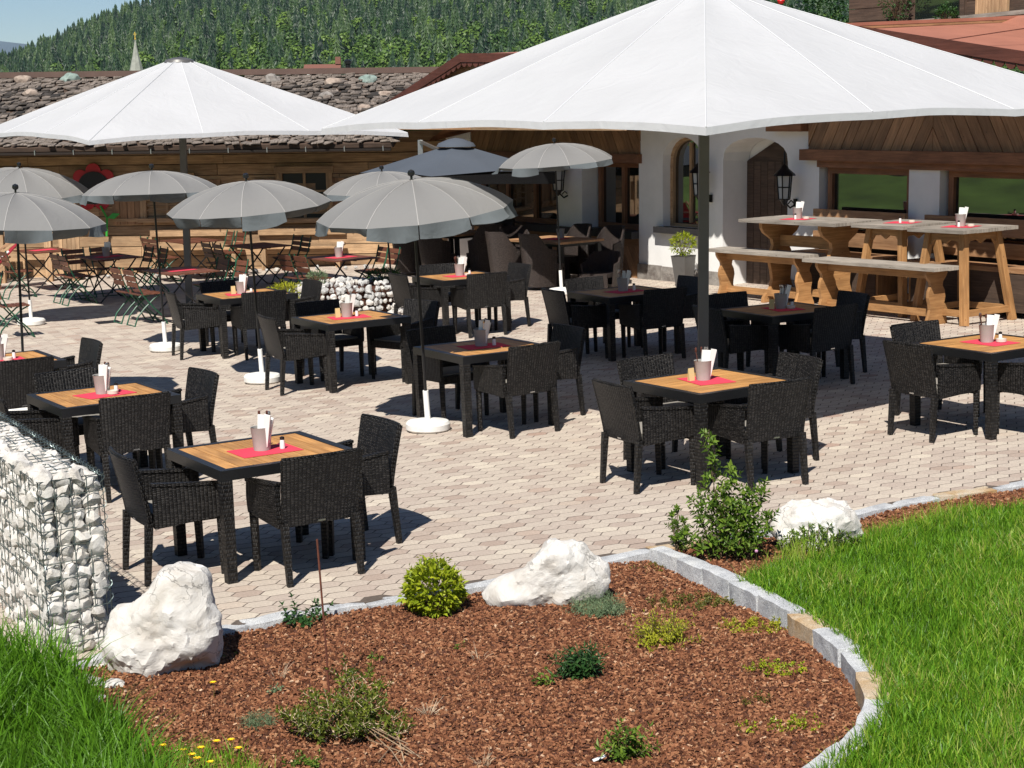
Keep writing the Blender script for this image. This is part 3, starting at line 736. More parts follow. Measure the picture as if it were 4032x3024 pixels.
def spiral(a, b, turns, rad=.014):
    d = (b-a); L = d.length; dn = d/L; u = dn.orthogonal().normalized(); v = dn.cross(u); pts = []
    for i in range(turns*7+1): t = i/(turns*7); an = t*turns*2*math.pi; pts.append(a+d*t+(u*math.cos(an)+v*math.sin(an))*rad)
    sp.tube(pts, .0024, 3, cap=False)
spiral(gpt(GW+o_, -o_, 0), gpt(GW+o_, -o_, GH), 13); spiral(gpt(-o_, -o_, 0), gpt(-o_, -o_, GH), 13, .008)
spiral(gpt(GW+o_, -o_, GH+.01), gpt(GW+o_, GL, GH+.01), 36)
sp.build('spiral_tie', 'wire', gab)

# ============================================================ plants
def leaf(mb, p, d, n, L, Wd, c, fold=.25):
    d = d.normalized(); s = d.cross(n)
    if s.length < 1e-3: s = d.orthogonal()
    s.normalize(); n = s.cross(d)
    a = p; tip = p+d*L-n*L*.12; m = p+d*L*.45; l = m+s*Wd/2+n*Wd*fold; r_ = m-s*Wd/2+n*Wd*fold
    mb.add([a, r_, tip, l, m+n*0], [(0, 1, 2), (0, 2, 3)], [[(c, c)]*3]*2)
def shoot(mb, p0, d, L, nl, ll, lw, rn, droop=.3, spread=1.):
    p = p0.copy(); dd = d.normalized(); step = L/nl; 
    pts = [p.copy()]
    for i in range(nl):
        dd = (dd+Vector((rn.gauss(0, .10), rn.gauss(0, .10), rn.gauss(0, .06)))).normalized(); p = p+dd*step; pts.append(p.copy())
        for s in (0, 1):
            an = i*1.9+s*math.pi+rn.uniform(-.4, .4); o = dd.orthogonal().normalized(); o = Matrix.Rotation(an, 3, dd) @ o
            k = ll*rn.uniform(.7, 1.15)*(1-.35*i/nl)
            leaf(mb, p, (dd*.55+o*spread+Vector((0, 0, -.1*droop))), dd, k, lw*k/ll, rn.random())
    leaf(mb, p, dd, dd.orthogonal(), ll*.7, lw*.6, rn.random())
    return pts
def bush(name, label, cat, loc, shape, mat, seed, nshoot, L, nl, ll, lw, base_r=.03, up=1., spread=1., stem=True, group=None, rad=None, stem_r=.0025):
    rn = random.Random(seed); fo = MB(); stm = MB()
    for i in range(nshoot):
        th = rn.uniform(0, 2*math.pi); el = rn.uniform(*shape); d = Vector((math.cos(th)*math.cos(el), math.sin(th)*math.cos(el), math.sin(el)*up))
        rr = base_r*math.sqrt(rn.random()); p0 = Vector((math.cos(th)*rr, math.sin(th)*rr, 0))
        pts = shoot(fo, p0, d, L*rn.uniform(.6, 1.1), nl, ll, lw, rn, spread=spread)
        if stem: stm.tube(pts, stem_r, 3, stem_r*.4, cap=False)
    t = thing(name, label, cat, loc, group=group, flat=True)
    fo.build('foliage', mat, t)
    if stem: stm.build('stem', 'stem', t)
    return t
# ball of lime leaves
def ball_bush(name, label, loc, rad, hz, mat, n, ll, lw, seed, cat='bush'):
    rn = random.Random(seed); fo = MB(); st = MB()
    for i in range(n):
        v = Vector((rn.gauss(0, 1), rn.gauss(0, 1), rn.gauss(0, 1))).normalized(); rr = rn.uniform(.45, 1.)**.5
        lump = 1+.16*noise.noise(v*2.5+Vector((seed, 0, 0)))
        p = Vector((v.x*rad*rr*lump, v.y*rad*rr*lump, hz+v.z*hz*rr*lump))
        if p.z < .01: continue
        d = (v+Vector((rn.gauss(0, .5), rn.gauss(0, .5), rn.gauss(.3, .5)))).normalized()
        leaf(fo, p, d, Vector((rn.gauss(0, .5), rn.gauss(0, .5), 1)), ll*rn.uniform(.6, 1.2), lw*rn.uniform(.7, 1.2), rn.random())
    for i in range(46):
        v = Vector((rn.gauss(0, 1), rn.gauss(0, 1), abs(rn.gauss(0, 1)))).normalized()
        p0 = Vector((v.x*rad*.6, v.y*rad*.6, hz+v.z*hz*.7)); p1 = Vector((v.x*rad*1.05, v.y*rad*1.05, hz+v.z*hz*1.1+rn.uniform(0, .05)))
        st.tube([Vector((v.x*.01, v.y*.01, 0)), p0, p1], .0015, 3, .0008, cap=False)
        for k in range(5):
            leaf(fo, p0.lerp(p1, .4+k*.15), Vector((rn.gauss(0, 1), rn.gauss(0, 1), .7)), v, ll*.55, lw*.5, rn.random())
    t = thing(name, label, cat, loc, flat=True); fo.build('foliage', mat, t); st.build('stem', 'stem', t); return t
def gl(px, py, z=ZB1): q = G(px, py, z); return (q.x, q.y, z-.005)
ball_bush('bush', 'round lime green bush on the bark in front of the terrace kerb', gl(940, 1333), .175, .165, 'leaf_lime', 1500, .046, .028, 41)
DENS = [1.25]
# tall leafy shrub: several leaders
def leader(fo, st, p0, p1, nside, L, rn, ll=.058, lw=.026):
    nside = int(nside*DENS[0])
    pts = [p0+(p1-p0)*t+Vector((rn.gauss(0, .008), rn.gauss(0, .008), 0)) for t in np.linspace(0, 1, 7)]
    st.tube(pts, .006, 4, .002, cap=False)
    for i in range(nside):
        t = .12+.88*i/nside; b = p0.lerp(p1, t); an = i*2.4+rn.uniform(-.5, .5); d = Vector((math.cos(an), math.sin(an), rn.uniform(.5, 1.1)))
        pt = shoot(fo, b, d, L*(1.15-.75*t)*rn.uniform(.7, 1.1), 5, ll, lw, rn); st.tube(pt, .002, 3, .001, cap=False)
rn = random.Random(8); fo, st_ = MB(), MB()
for (x, y, h, n, L) in ((-.10, 0, .88, 17, .14), (.03, .03, .62, 16, .18), (.16, .0, .5, 15, .17), (.26, .04, .50, 14, .14), (-.02, -.05, .42, 14, .2), (-.20, .02, .42, 11, .15), (-.33, .0, .26, 8, .1), (.12, -.06, .36, 14, .18), (.08, .06, .4, 14, .18), (.3, -.02, .3, 12, .15), (-.12, .06, .5, 12, .16)):
    leader(fo, st_, Vector((x*.35, y, 0)), Vector((x, y, h)), n, L, rn)
t = thing('shrub', 'tall bushy green shrub with upright leader in front of the sunlit table', 'shrub', gl(1570, 1214, ZB2), flat=True); fo.build('foliage', 'leaf_mid', t); st_.build('stem', 'stem', t)
rn = random.Random(9); fo, st_ = MB(), MB()
for i in range(9): leader(fo, st_, Vector((-.2+i*.055, rn.gauss(0, .03), 0)), Vector((-.23+i*.06, rn.gauss(0, .03), rn.uniform(.12, .24))), 5, .07, rn, .045, .018)
t = thing('shrub', 'low broad green sprigs growing in front of the rounded white boulder', 'shrub', gl(1765, 1205, ZB2), flat=True); fo.build('foliage', 'leaf_mid', t); st_.build('stem', 'stem', t)
rn = random.Random(10); fo, st_ = MB(), MB()
for (x, h) in ((-.03, .3), (.02, .34), (.07, .25)): leader(fo, st_, Vector((0, 0, 0)), Vector((x, 0, h)), 7, .07, rn, .04, .02)
t = thing('shrub', 'small reddish tipped sprig at the kerb corner left of the tall shrub', 'shrub', gl(1462, 1196, ZB2), flat=True); fo.build('foliage', 'leaf_mid', t); st_.build('stem', 'stem', t)
DENS[0] = 1.05
# large sprawling shrub bottom
rn = random.Random(12); fo, st_ = MB(), MB()
for (x, y, h, n) in ((-.25, 0, .14, 13), (-.15, .1, .2, 13), (-.05, -.1, .22, 15), (.05, .12, .27, 14), (.0, .25, .3, 12), (.15, 0, .2, 14), (.1, -.15, .12, 15), (-.15, -.12, .12, 14), (.12, .34, .24, 12), (.2, .16, .22, 11), (.27, -.02, .12, 10), (.33, -.14, .08, 9), (-.3, .08, .1, 10)):
    leader(fo, st_, Vector((x*.5, y*.4, 0)), Vector((x, y, h)), n, .15, rn, .045, .016)
for i in range(7): st_.tube([Vector((.1, -.05, .1)), Vector((rn.uniform(.1, .4), rn.uniform(-.4, 0), .06)), Vector((rn.uniform(.2, .5), rn.uniform(-.5, -.2), .02))], .003, 3, cap=False)
t = thing('shrub', 'sprawling open shrub with tangled stems at the bottom of the bark bed', 'shrub', gl(740, 1596), flat=True); fo.build('foliage', 'leaf_sprawl', t); st_.build('stem', 'straw', t)
# small perennials
bush('plant', 'dark green spiky perennial in the middle of the bark bed', 'plant', gl(1255, 1462), (.5, 1.5), 'leaf_dark', 21, 46, .17, 7, .07, .017, .03)
bush('plant', 'silvery green cushion of fine leaves right of the low peaked boulder', 'plant', gl(1292, 1326), (.35, 1.5), 'leaf_silver', 22, 330, .11, 6, .026, .006, .11, stem=False)
bush('plant', 'yellow green spreading conifer like plant on the bark below the cushion', 'plant', gl(1430, 1392), (.15, 1.4), 'leaf_yellow', 23, 90, .19, 8, .035, .011, .06)
bush('plant', 'tiny seedling with round leaves left of the dark perennial', 'plant', gl(1175, 1484), (.9, 1.5), 'leaf_mid', 24, 5, .09, 3, .035, .026, .01)
bush('plant', 'bright green leafy plant beside the white label at the bottom', 'plant', gl(1352, 1640), (.6, 1.5), 'leaf_mid', 25, 24, .17, 6, .055, .02, .03)
bush('plant', 'dark rose like plant with red tips near the kerb by the rusty rod', 'plant', gl(655, 1362), (.5, 1.4), 'leaf_dark', 26, 18, .19, 6, .055, .032, .03)
bush('plant', 'small blue green grassy cushion left of the sprawling shrub', 'plant', gl(558, 1572), (.6, 1.5), 'leaf_silver', 27, 90, .07, 4, .03, .004, .05, stem=False)
bush('plant', 'tiny green sprout just right of the dark perennial', 'plant', gl(1305, 1408), (.7, 1.5), 'leaf_dark', 28, 6, .05, 3, .02, .012, .01)
for i, (px, py, w_, lab, mt, ns) in enumerate(((1380, 1232, .22, 'patchy yellowish ground cover inside the kerb corner', 'leaf_olive', 46), (1490, 1306, .26, 'sparse olive ground cover beside the curved kerb', 'leaf_olive', 60), (1622, 1362, .2, 'yellow green ground cover near the rusty kerb stones', 'leaf_yellow', 52),
        (1680, 1450, .16, 'small creeping green patch left of the kerb bend', 'leaf_lime', 34), (1690, 1578, .2, 'lowest creeping green patch near the kerb end', 'leaf_lime', 44), (1625, 1520, .06, 'thin single sprig in the bark between the two creeping patches', 'leaf_olive', 7),
        (512, 1432, .04, 'pair of seedling leaves on the bark right of the tall boulder', 'leaf_mid', 4), (590, 1498, .05, 'blue green seedling above the grassy cushion', 'leaf_silver', 5), (795, 1430, .07, 'green shoot tip above the sprawling shrub', 'leaf_mid', 7), (990, 1408, .04, 'lone small sprout in the open bark left of centre', 'leaf_mid', 3), (655, 1655, .1, 'green tuft at the bottom edge under the sprawling shrub', 'leaf_mid', 14))):
    rn = random.Random(70+i); fo = MB()
    for k in range(ns):
        a = rn.uniform(0, 6.28); rr = w_*math.sqrt(rn.random()); b = Vector((math.cos(a)*rr, math.sin(a)*rr*.6, 0))
        shoot(fo, b, Vector((rn.gauss(0, .6), rn.gauss(0, .6), .7)), .055, 4, .026, .016, rn)
    fo.build('ground_plant', mt, None, loc=gl(px, py), label=lab, cat='plant', flat=True)
def tuft(label, loc, n, h, mat, seed, cat='dry grass'):
    rn = random.Random(seed); mb = MB()
    for i in range(n):
        a = rn.uniform(0, 6.28); l = rn.uniform(.3, 1.)*h; b = Vector((math.cos(a), math.sin(a), 0)); p = b*rn.uniform(0, .03)
        q = p+b*l*rn.uniform(.3, .9)+Vector((0, 0, l*rn.uniform(.5, 1))); mb.tube([p, p.lerp(q, .5)+Vector((0, 0, .01)), q], .0018, 3, .0007, cap=False)
    o = mb.build('dry_tuft', mat, None, loc=loc, flat=True); tag(o, label, cat)
tuft('dry straw coloured grass tuft in the bark right of the sprawling shrub', gl(925, 1550), 60, .11, 'straw', 1)
tuft('straw tuft at the bottom edge of the bark bed', gl(1045, 1656), 40, .08, 'straw', 2)
tuft('loose grey twigs lying on the bark below the tall boulder', gl(600, 1470), 16, .12, 'straw', 3, 'twigs')
tuft('crossed dry stalks lying in the open bark near the centre', gl(1035, 1425), 9, .1, 'straw', 4, 'twigs')
q = G(712, 1515, ZB1); rp_ = MB(); top = Vector((-.02, .02, .86)); rp_.tube([(0, 0, 0), (-.004, .0, .35), top], .006, 6, .0055)
tag(rp_.build('garden_rod', 'rust', None, loc=(q.x, q.y, ZB1), flat=True), 'thin rusty rod standing in the bark before the nearest table', 'rod')
q = G(1295, 1648, ZB1); lb = MB(); lb.beam((-.03, 0, .012), (.03, .01, .03), .028, .002)
tag(lb.build('plant_label', 'white_plastic', None, loc=(q.x, q.y, ZB1), flat=True), 'white plastic plant label lying beside the bright green plant', 'plant label')
for i, (px, py) in enumerate(((352, 1612), (395, 1622), (415, 1632), (434, 1617), (468, 1603), (499, 1600), (515, 1618), (426, 1640), (455, 1648), (32, 1600), (2053, 1600), (460, 1476))):
    q = G(px, py, ZB1+.09); mb = MB(); st = MB(); rn = random.Random(i)
    hz = .0 if i not in (10,) else 0
    t = thing('yellow_flower', ['', ''][0] or 'yellow buttercup in the grass fringe of the bark bed' if i < 9 else {9: 'lone yellow flower in the tall grass at the left edge', 10: 'lone yellow dandelion in the right lawn', 11: 'single yellow flower beside the tall boulder'}[i], 'flower', (q.x, q.y, ZB1), group='yellow buttercups at the bed edge' if i < 9 else None, flat=True)
    for k in range(6):
        a = k*1.05; leaf(mb, Vector((0, 0, .09)), Vector((math.cos(a), math.sin(a), .5)), Vector((0, 0, 1)), .022, .02, .5)
    mb.build('petals', 'petal', t); st.tube([(0, 0, 0), (.003, 0, .05), (0, 0, .09)], .0012, 3, cap=False); st.build('stem', 'leaf_mid', t)
for i, (px, py) in enumerate(((1635, 1178),)):
    q = G(px, py+70, ZB2); t = thing('clover_flower', 'small pink flower head beside the tall shrub', 'flower', (q.x, q.y, ZB2), flat=True)
    b = MB(); b.lathe([(0, 0), (.01, .006), (.011, .013), (.006, .02), (0, .022)], 7, (0, 0, .16)); b.build('blossom', m_plain('pink', (.5, .25, .4), .7), t); b = MB(); b.tube([(0, 0, 0), (0, 0, .16)], .0015, 3); b.build('stem', 'leaf_olive', t)

# ============================================================ FURNITURE
def mk_chair():
    t = thing('wicker_chair', 'x', 'chair', flat=True)
    def back(u, v):
        x = (u-.5)*(.50+.045*v); c = .022*(1-(2*u-1)**2)*(0.4+v)
        z = .375+.445*v; y = -.232-.085*v**1.25-c
        return (x, y, z)
    b = MB(); b.slab(back, 10, 6, .03, .54, .45); b.build('backrest', 'wicker', t)
    for s in (-1, 1):
        def side(u, v, s=s):
            y = -.215+.475*u; zt = .645-.045*u; zb = .365+.03*u
            return (s*(.262+.006*math.sin(math.pi*v)), y, zb+(zt-zb)*v)
        b = MB(); b.slab(side, 6, 4, .034, .48, .26)
        b.beam((s*.262, -.22, .652), (s*.262, .262, .606), .05, .018, uvo=0); b.build('armrest', 'wicker', t)
    b = MB(); b.box((0, .235, .395), (.49, .03, .075)); b.box((0, -.01, .385), (.49, .46, .03)); b.build('seat', 'wicker', t)
    b = MB()
    def cush(u, v): return ((u-.5)*.45, -.19+.41*v, .425+.018*(1-(2*u-1)**4)*(1-(2*v-1)**4))
    b.slab(cush, 6, 6, .045); b.build('cushion', 'cushion', t)
    for s in (-1, 1):
        b = MB(); b.beam((s*.248, -.246, .40), (s*.250, -.282, 0), .046, .046, w1=.034, h1=.034); b.build('leg', 'wicker', t)
        b = MB(); b.beam((s*.250, .232, .40), (s*.246, .236, 0), .046, .046, w1=.036, h1=.036); b.build('leg', 'wicker', t)
    b = MB()
    for s in (-1, 1):      # edge braid lines
        pts = [back(.5+s*.5, v) for v in np.linspace(0, 1, 6)]; b.tube([(p[0]+s*.006, p[1]-.012, p[2]) for p in pts], .008, 4)
    pts = [back(u, 1) for u in np.linspace(0, 1, 9)]; b.tube([(p[0], p[1], p[2]+.004) for p in pts], .011, 5)
    b.build('edge_braid', 'wicker', t)
    b = MB(); b.box((0, -.268, .392), (.05, .003, .011)); b.build('label_plate', 'silver', t)
    return t
CH0 = mk_chair()
TS, TZ = .98, .735
def mk_table():
    t = thing('dining_table', 'x', 'table', flat=True)
    hs = TS/2; fr = .058
    b = MB()
    for k in range(4):
        a = k*math.pi/2; m = Matrix.Rotation(a, 3, 'Z'); 
        p0 = m @ Vector((-hs, -hs+fr/2, TZ-.034)); p1 = m @ Vector((hs-fr, -hs+fr/2, TZ-.034)); b.beam(p0, p1, fr, .068)
    b.build('tabletop_frame', 'frame', t)
    n = 9; w = (TS-2*fr-.004)/n
    sl = None
    for i in range(n):
        b = MB(); x = -hs+fr+.002+w*(i+.5); b.box((x, 0, TZ-.012), (w-.006, TS-2*fr-.004, .02))
        b.build('slat', 'teak', t)
    b = MB(); b.box((0, 0, TZ-.042), (TS-2*fr, TS-2*fr, .01)); b.build('underside', 'frame', t)
    for sx in (-1, 1):
        for sy in (-1, 1):
            b = MB(); b.beam((sx*(hs-.038), sy*(hs-.038), TZ-.068), (sx*(hs-.038), sy*(hs-.038), 0), .074, .074, w1=.066, h1=.066, up=(0, 1, 0)); b.build('leg', 'wicker', t)
    return t
TB0 = mk_table()
def mk_items():
    t = thing('cutlery_bucket', 'x', 'bucket', flat=True)
    b = MB(); b.lathe([(.056, 0), (.070, .15), (.073, .155), (.066, .153), (.056, .02), (0, .02)], 18); b.build('cup', 'bucket', t)
    return t
BK0 = mk_items()
def mk_nap():
    t = thing('napkin_bundle', 'x', 'napkins', flat=True)
    b = MB(); rn = random.Random(2)
    for i in range(4):
        a = rn.uniform(-.5, .5); c = Vector((rn.uniform(-.02, .02), rn.uniform(-.02, .02), .03)); b.beam(c, c+Vector((math.sin(a)*.09+.01, rn.uniform(-.03, .03), .20+rn.uniform(-.02, .02))), .05, .012, up=(0, 1, 0), w1=.045)
    b.build('napkin', 'white_plastic', t)
    return t
NP0 = mk_nap()
def mk_cut():
    t = thing('cutlery', 'x', 'cutlery', flat=True); rn = random.Random(4)
    for i in range(4):
        b = MB(); a = rn.uniform(0, 6); c = Vector((math.cos(a)*.03, math.sin(a)*.03, .03)); e = c+Vector((math.cos(a)*.03, math.sin(a)*.03, .19)); b.tube([c, e], .004, 5)
        b.lathe([(.0, -.01), (.009, 0), (.009, .03), (0, .036)], 6, e); b.build('utensil', 'silver' if i % 2 else 'barge', t)
    return t
CT0 = mk_cut()
def mk_ash():
    t = thing('ashtray', 'x', 'ashtray', flat=True); b = MB(); b.lathe([(.04, 0), (.046, .004), (.047, .03), (.042, .03), (.038, .01), (0, .009)], 16); b.build('dish', 'glass_dish', t)
    b = MB(); b.box((0, 0, .016), (.03, .018, .01)); b.build('butter_pack', 'butter', t); return t
AS0 = mk_ash()
def mk_shk():
    t = thing('condiment_shaker', 'x', 'shaker', flat=True); b = MB(); b.lathe([(.017, 0), (.019, .01), (.015, .06)], 10); b.build('body', 'white_plastic', t)
    b = MB(); b.lathe([(.0155, .06), (.016, .078), (0, .084)], 10); b.build('cap', 'black', t); return t
SH0 = mk_shk()
def mk_menu():
    b = MB(); b.beam((0, -.012, 0), (0, -.002, .10), .055, .003, up=(0, 1, 0)); b.beam((0, .012, 0), (0, .002, .10), .055, .003, up=(0, 1, 0)); t = b.build('menu_card', 'butter_pale', flat=True); tag(t, 'x', 'card'); return t
M['butter_pale'] = m_plain('pale yellow card', (.62, .5, .24), .6)
MN0 = mk_menu()
def mk_mat():
    b = MB(); b.box((0, 0, .0015), (.42, .31, .003)); t = b.build('placemat', 'red_mat', flat=True); tag(t, 'x', 'placemat'); return t
PM0 = mk_mat()
index_kids()
used = set()
def place(proto, loc, rz, label, group, scale=None, rot=None):
    if proto.name not in used:
        used.add(proto.name); o = proto; o.location = loc; o.rotation_euler = rot if rot else (0, 0, rz); o['label'] = label; o['group'] = group
        if scale: o.scale = scale
        return o
    return dup(proto, loc, rz, label, group, rot=rot, scale=scale)
TAB = [  # x, y, angle, phrase, chairs, slat turn, items
 (-1.677, 11.596, .534, 'nearest table behind the tallest boulder', ('nl', 'nr', 'fr'), 0, 'ash'),
 (-3.345, 14.314, .537, 'table directly behind the gabion', ('nl', 'nr', 'fl', 'fr'), 0, 'a'),
 (-.25, 16.36, .522, 'half shaded table behind the nearest parasol base', ('nr', 'fl', 'fr'), 0, 'ash'),
 (-1.734, 19.224, .524, 'table in front of the rubble planter', ('nl', 'fl', 'fr'), 0, 'b'),
 (-3.32, 22.28, .47, 'table behind the second parasol base', ('nl', 'nr', 'fl', 'fr'), 0, 'b'),
 (-.629, 23.541, .469, 'orange topped table before the lounge chairs', ('nl', 'nr', 'fl', 'fr'), 0, 'a'),
 (1.355, 20.76, .477, 'shaded table left of the big mast', ('nl', 'nr', 'fl', 'fr'), 0, 'ash'),
 (2.85, 18.40, .49, 'shaded table right of the big mast', ('nl', 'nr', 'fl', 'fr'), 1, 'b'),
 (1.562, 13.802, .556, 'sunlit table behind the tall shrub', ('nl', 'nr', 'fl', 'fr'), 1, 'b'),
 (4.18, 15.30, .535, 'sunlit table at the right edge', ('nl', 'nr', 'fl'), 1, 'ash'),
 (-4.86, 16.75, .53, 'table cut by the left edge', ('nr', 'fr'), 0, 'ash')]
SIDE = {'nl': (-1, 0, 'near left side'), 'nr': (0, -1, 'back to camera'), 'fr': (1, 0, 'far right side'), 'fl': (0, 1, 'far side')}
rc = random.Random(77)
for x, y, a, ph, chs, turn, it in TAB:
    ux, uy = Vector((math.cos(a), math.sin(a), 0)), Vector((-math.sin(a), math.cos(a), 0)); c = Vector((x, y, 0))
    place(TB0, c, a+(math.pi/2 if turn else 0), 'square teak slatted dining table: '+ph, 'teak topped wicker dining tables')
    for s in chs:
        sx, sy, sph = SIDE[s]; d = ux*sx+uy*sy; lat = rc.uniform(-.03, .05); ext = .60+rc.uniform(-.03, .05)
        if s == 'nr': ext = .50+rc.uniform(0, .05)
        if ph.startswith('nearest') and s == 'nr': lat, ext = .05, .51
        if ph.startswith('nearest') and s == 'nl': lat, ext = .05, .62
        q = c+d*ext+(ux*abs(sy)+uy*abs(sx))*lat
        rz = math.atan2(-d.y, -d.x)-math.pi/2+rc.uniform(-.09, .09)
        if ph.startswith('table in front') and s == 'fr': rz += .25
        place(CH0, q, rz, 'dark wicker armchair, %s, %s' % (sph, ph), 'dark wicker armchairs around the teak tables')
    z = TZ-.001; short = ph
    m45 = a+rc.uniform(-.2, .2)+math.pi/2*turn
    off = Vector((rc.uniform(-.03, .03), rc.uniform(-.03, .03), 0))+ux*.0
    place(PM0, c+off+Vector((0, 0, z+.001)), m45, 'red paper placemat on the '+short, 'red placemats on the tables')
    bc = c+off+Vector((-.02, .02, z+.005)); mt_rz = rc.uniform(0, 6)
    place(BK0, bc, mt_rz, 'round grey cutlery bucket on the '+short, 'grey cutlery buckets on the tables')
    place(NP0, bc+Vector((.008, -.01, .0)), rc.uniform(-.5, .5), 'folded white napkins in the bucket on the '+short, 'white napkins in the buckets')
    place(CT0, bc, mt_rz, 'cutlery handles in the bucket on the '+short, 'cutlery in the buckets')
    if rc.random() < .8: place(AS0, bc+Vector((rc.uniform(.09, .13), rc.uniform(-.09, -.04), 0)), 0, 'shallow glass dish on the '+short, 'glass dishes on the tables')
    if it == 'b': place(MN0, bc+Vector((-.10, -.03, 0)), rc.uniform(-.5, .9), 'small yellowish standing card on the '+short, 'standing cards on the tables')
    if rc.random() < .7: place(SH0, bc+Vector((rc.uniform(.10, .14), rc.uniform(.0, .06), 0)), 0, 'small salt shaker beside the bucket on the '+short, 'salt shakers on the tables')

# -------- green folding chairs and tables
def mk_fold():
    t = thing('folding_chair', 'x', 'chair', flat=True)
    for s in (-1, 1):
        b = MB()
        pts = [(s*.19, -.25, .84), (s*.19, -.19, .62), (s*.19, -.11, .44), (s*.19, .05, .24), (s*.19, .17, .12), (s*.19, .235, 0)]
        b.tube(pts, .0115, 5); b.build('back_post', 'green_metal', t)
        b = MB(); pts = [(s*.165, .19, .45), (s*.165, .08, .40), (s*.165, -.1, .25), (s*.165, -.21, .13), (s*.165, -.26, 0)]
        b.tube(pts, .0115, 5); b.build('leg', 'green_metal', t)
    b = MB(); b.tube([(-.19, .235, .01), (.19, .235, .01)], .008, 5); b.tube([(-.165, -.26, .01), (.165, -.26, .01)], .008, 5); b.tube([(-.18, -.05, .44), (.18, -.05, .44)], .008, 5); b.build('crossbar', 'green_metal', t)
    for i in range(3):
        z = .60+.088*i; b = MB(); b.beam((-.205, -.196-.024*i, z), (.205, -.196-.024*i, z), .014, .072, up=(0, -.25, 1)); b.build('back_slat', 'red_slat', t)
    for i in range(6):
        b = MB(); b.box((0, -.16+.066*i, .458), (.40, .054, .016)); b.build('seat_slat', 'red_slat', t)
    return t
FC0 = mk_fold()
def mk_ftab():
    t = thing('folding_table', 'x', 'table', flat=True); L_, W_ = 1.15, .78; n = 8
    for i in range(n):
        b = MB(); b.box((-W_/2+W_/n*(i+.5), 0, .715), (W_/n-.008, L_, .02)); b.build('slat', 'red_slat', t)
    for s in (-1, 1):
        b = MB(); b.tube([(-.33, s*.42, .70), (-.1, s*.42, .42), (.12, s*.42, .2), (.33, s*.42, 0)], .013, 5); b.tube([(.33, s*.40, .70), (.1, s*.40, .42), (-.12, s*.40, .2), (-.33, s*.40, 0)], .013, 5); b.build('cross_leg', 'dark_metal', t)
    b = MB(); b.box((0, 0, .697), (.03, 1.0, .014)); b.tube([(-.33, -.42, .012), (-.33, .42, .012)], .009, 5); b.tube([(.33, -.42, .012), (.33, .42, .012)], .009, 5); b.build('rail', 'dark_metal', t)
    return t
FT0 = mk_ftab()
index_kids()
FTB = [(-6.65, 29.6, 'folding table behind the third parasol', ('nl', 'fr', 'fl'), 1), (-4.86, 26.3, 'folding table before the left mast', ('nl', 'fr'), 1),
       (-5.84, 32.9, 'rearmost folding table by the hut', ('nl', 'fr'), 0), (-4.33, 30.9, 'bare folding table by the log wall', ('nl', 'fr'), 0),
       (-2.58, 27.55, 'orange lit folding table behind the planter', ('nl', 'fr'), 2), (-8.3, 31.8, 'folding table beside the red deckchair', (), 1), (-8.35, 26.0, 'folding table outside the left edge', ('fr',), 0)]
for x, y, ph, sides, it in FTB:
    a = R(32); ux, uy = Vector((math.cos(a), math.sin(a), 0)), Vector((-math.sin(a), math.cos(a), 0)); c = Vector((x, y, 0))
    place(FT0, c, a, 'red brown slatted '+ph, 'slatted folding tables by the hut')
    for s in sides:
        sx, sy, sph = {'nl': (-1, 0, 'left side'), 'fr': (1, 0, 'right side'), 'fl': (0, 1, 'far end')}[s]; d = ux*sx+uy*sy; e = uy*abs(sx)+ux*abs(sy)
        for k in (-1, 1):
            q = c+d*((.62 if sx else .82)+rc.uniform(-.05, .05))+e*(k*.25+rc.uniform(-.02, .02))
            place(FC0, q, math.atan2(-d.y, -d.x)-math.pi/2+rc.uniform(-.08, .08), 'green folding chair, %s one, %s, %s' % ('nearer' if k*(-1 if s != 'fl' else -1) > 0 else 'farther', sph, ph), 'green framed folding chairs')
    if it:
        place(PM0, c+Vector((0, 0, .727)), a+.1, 'red paper placemat on the '+ph, 'red placemats on the tables')
    if it == 2 or 'third parasol' in ph:
        bc = c+Vector((-.03, 0, .731)); place(BK0, bc, 0, 'grey cutlery bucket on the '+ph, 'grey cutlery buckets on the tables'); place(NP0, bc, 0, 'white napkins in the bucket on the '+ph, 'white napkins in the buckets')
for (x, y, rz, lab) in ((-6.95, 24.75, -1.1, 'green framed folding chair standing alone by the left edge'), (-8.45, 30.6, -1.0, 'green framed folding chair under the rear left parasol'), (-7.35, 23.9, -1.2, 'green framed folding chair cut by the left edge behind the edge table')):
    place(FC0, Vector((x, y, 0)), rz, lab, 'green framed folding chairs')

# -------- brown lounge dining chairs
def mk_lounge():
    t = thing('lounge_chair', 'x', 'chair', flat=True)
    def shell(u, v):
        a = math.pi*(1.0+u)+0; rx, ry = .30-.045*(1-v), .30-.05*(1-v); k = abs(2*u-1)
        kk = max(0, (k-.5)/.5); top = .92-.28*(3*kk*kk-2*kk**3); z = .06+(top-.06)*v; lean = .07*v*(1-k)
        return (math.cos(a)*rx, math.sin(a)*ry*(1 if True else 0)-lean+.02+.10*(k > .999), z)
    b = MB(); b.slab(shell, 18, 8, .03, 1.0, .85); b.build('shell', 'brown_weave', t)
    b = MB(); b.box((0, .08, .36), (.50, .44, .10)); b.build('seat', 'brown_weave', t)
    b = MB(); b.box((0, .29, .19), (.5, .03, .33)); b.build('front_panel', 'brown_weave', t)
    for s in (-1, 1):
        b = MB(); b.lathe([(.015, 0), (.015, .07)], 6, (s*.22, .26, 0)); b.build('foot', 'steel', t)
    return t
LC0 = mk_lounge()
